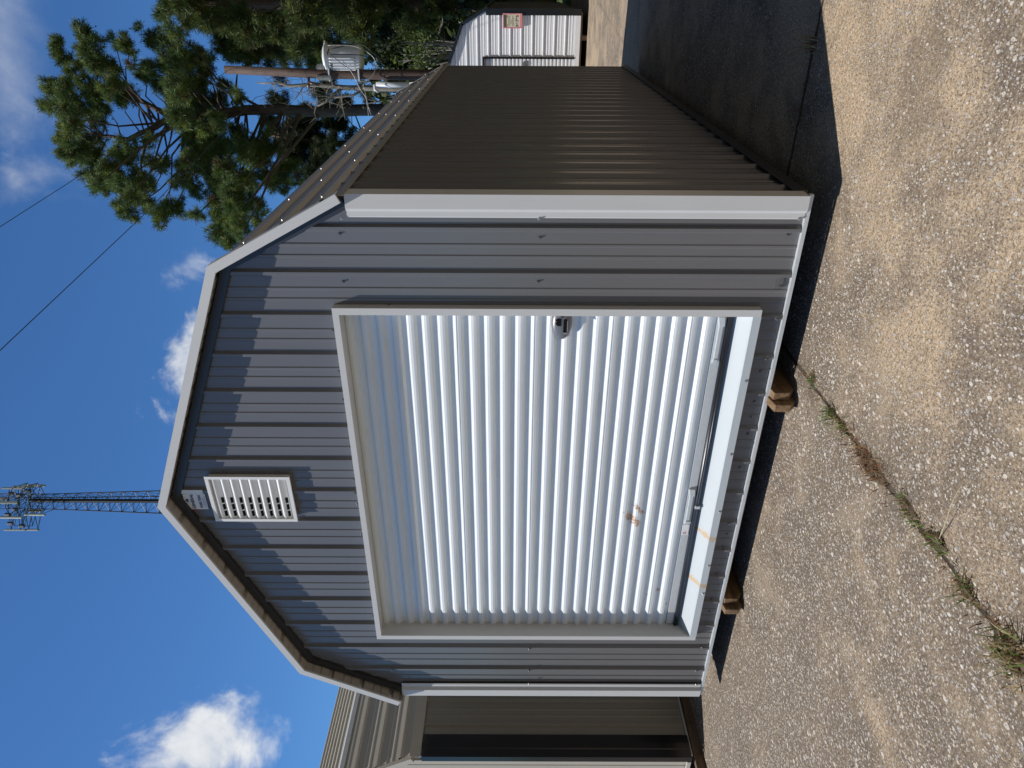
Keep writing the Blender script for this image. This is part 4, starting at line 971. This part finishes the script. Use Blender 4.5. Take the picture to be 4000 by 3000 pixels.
tufts = [('small bright green weed in the joint, nearest the wooden skid', (2.775, -.19), 26, (.02, .02), .035, GRN),
         ('spiky green grass tuft second along the joint from the wooden skid', (2.735, -.47), 46, (.018, .03), .085, GRN+GRN[:1]+DRY[:1]),
         ('green and yellow grass tuft third along the joint from the wooden skid', (2.735, -.585), 40, (.018, .03), .06, GRN+DRY),
         ('rust-red dry weed patch midway along the concrete joint', (2.728, -.86), 120, (.035, .09), .05, RUST+RUST+DRY),
         ('low green and brown grass strip just below the rust-red weeds', (2.755, -1.20), 60, (.02, .06), .04, GRN+DRY+DRY),
         ('short green grass clump with long dry stalk in the joint', (2.775, -1.40), 45, (.025, .035), .05, GRN+DRY),
         ('large bright green tuft by the dark gap in the joint', (2.735, -1.60), 45, (.02, .03), .065, GRN+DRY),
         ('biggest bushy grass clump at the picture edge end of the joint', (2.728, -1.85), 150, (.04, .055), .07, GRN+DRY+DRY),
         ('dry straw grass tuft at the edge of the charcoal shed\'s shadow', (4.27, .70), 26, (.03, .03), .12, DRY)]
for i, (lb, (x, y), n, spr, hg, hu) in enumerate(tufts):
    r = np.random.default_rng(200+i); Q, T = blades(r, n, spr, hg, hu)
    rings = []
    for a in range(16):
        for b in range(3):
            th = (2*math.pi*a/16, 2*math.pi*(a+1)/16); rr_ = ((0, .006), (.45, .005), (.8, .002), (1.0, -.002))
            P_ = lambda q, t_: (rr_[q][0]*spr[0]*1.35*math.cos(t_)*(1+.12*math.sin(5*t_)), rr_[q][0]*spr[1]*1.5*math.sin(t_)*(1+.12*math.cos(4*t_)), rr_[q][1]*min(1, spr[0]/.02))
            rings.append([P_(b, th[0]), P_(b+1, th[0]), P_(b+1, th[1]), P_(b, th[1])])
    rings = np.array(rings); Q = np.concatenate([rings, Q]); T = np.concatenate([np.tile(np.array((.145, .108, .072)), (len(rings), 1))*r.uniform(.7, 1.4, (len(rings), 1)), T])
    o = cloud_mesh('grass_tuft', Q, T, M_BLADE, None); o.location = (x, y, .0015); tag(o, lb, 'weed', 'weeds growing in the concrete joint')
r = np.random.default_rng(300); Q, T = [], []
for k in range(90):
    y = r.uniform(-2.2, .0) if k < 70 else 0; x = 2.75+r.normal()*.022
    if k >= 70: x, y = r.uniform(3.75, 4.5), .69+r.normal()*.03
    q, t3 = blades(r, 5, (.012, .02), .03, DRY+RUST, 1.6, .0016); q = q+np.array((x, y, 0)); Q.append(q); T.append(t3)
o = cloud_mesh('dead_grass', np.concatenate(Q), np.concatenate(T), M_BLADE, None); o.location = (0, 0, .001); tag(o, 'thin litter of dead straw scattered along the concrete joints', 'grass litter', kind='stuff')
tg = MB(); tg.tube([(0, 0, .004), (.03, -.012, .012), (.062, -.05, .02), (.075, -.055, .018)], [.003, .004, .0035, .002], 6); tg.tube([(.03, -.012, .012), (.045, .012, .016)], [.003, .0015], 5)
o = tg.build('twig', M_SKID2, None, True); o.location = (2.672, .065, .0); tag(o, 'short brown twig on the concrete beside the wooden skid', 'twig')
st = MB(); st.tube([(0, 0, .004), (.10, -.03, .03), (.22, -.045, .05), (.30, -.05, .045)], [.0018, .0014, .001, .0006], 5)
o = st.build('straw_stalk', material('straw', (.50, .42, .26), .6), None); o.location = (2.79, -1.40, 0); tag(o, 'single long pale straw stalk leaning out of the joint', 'stalk')
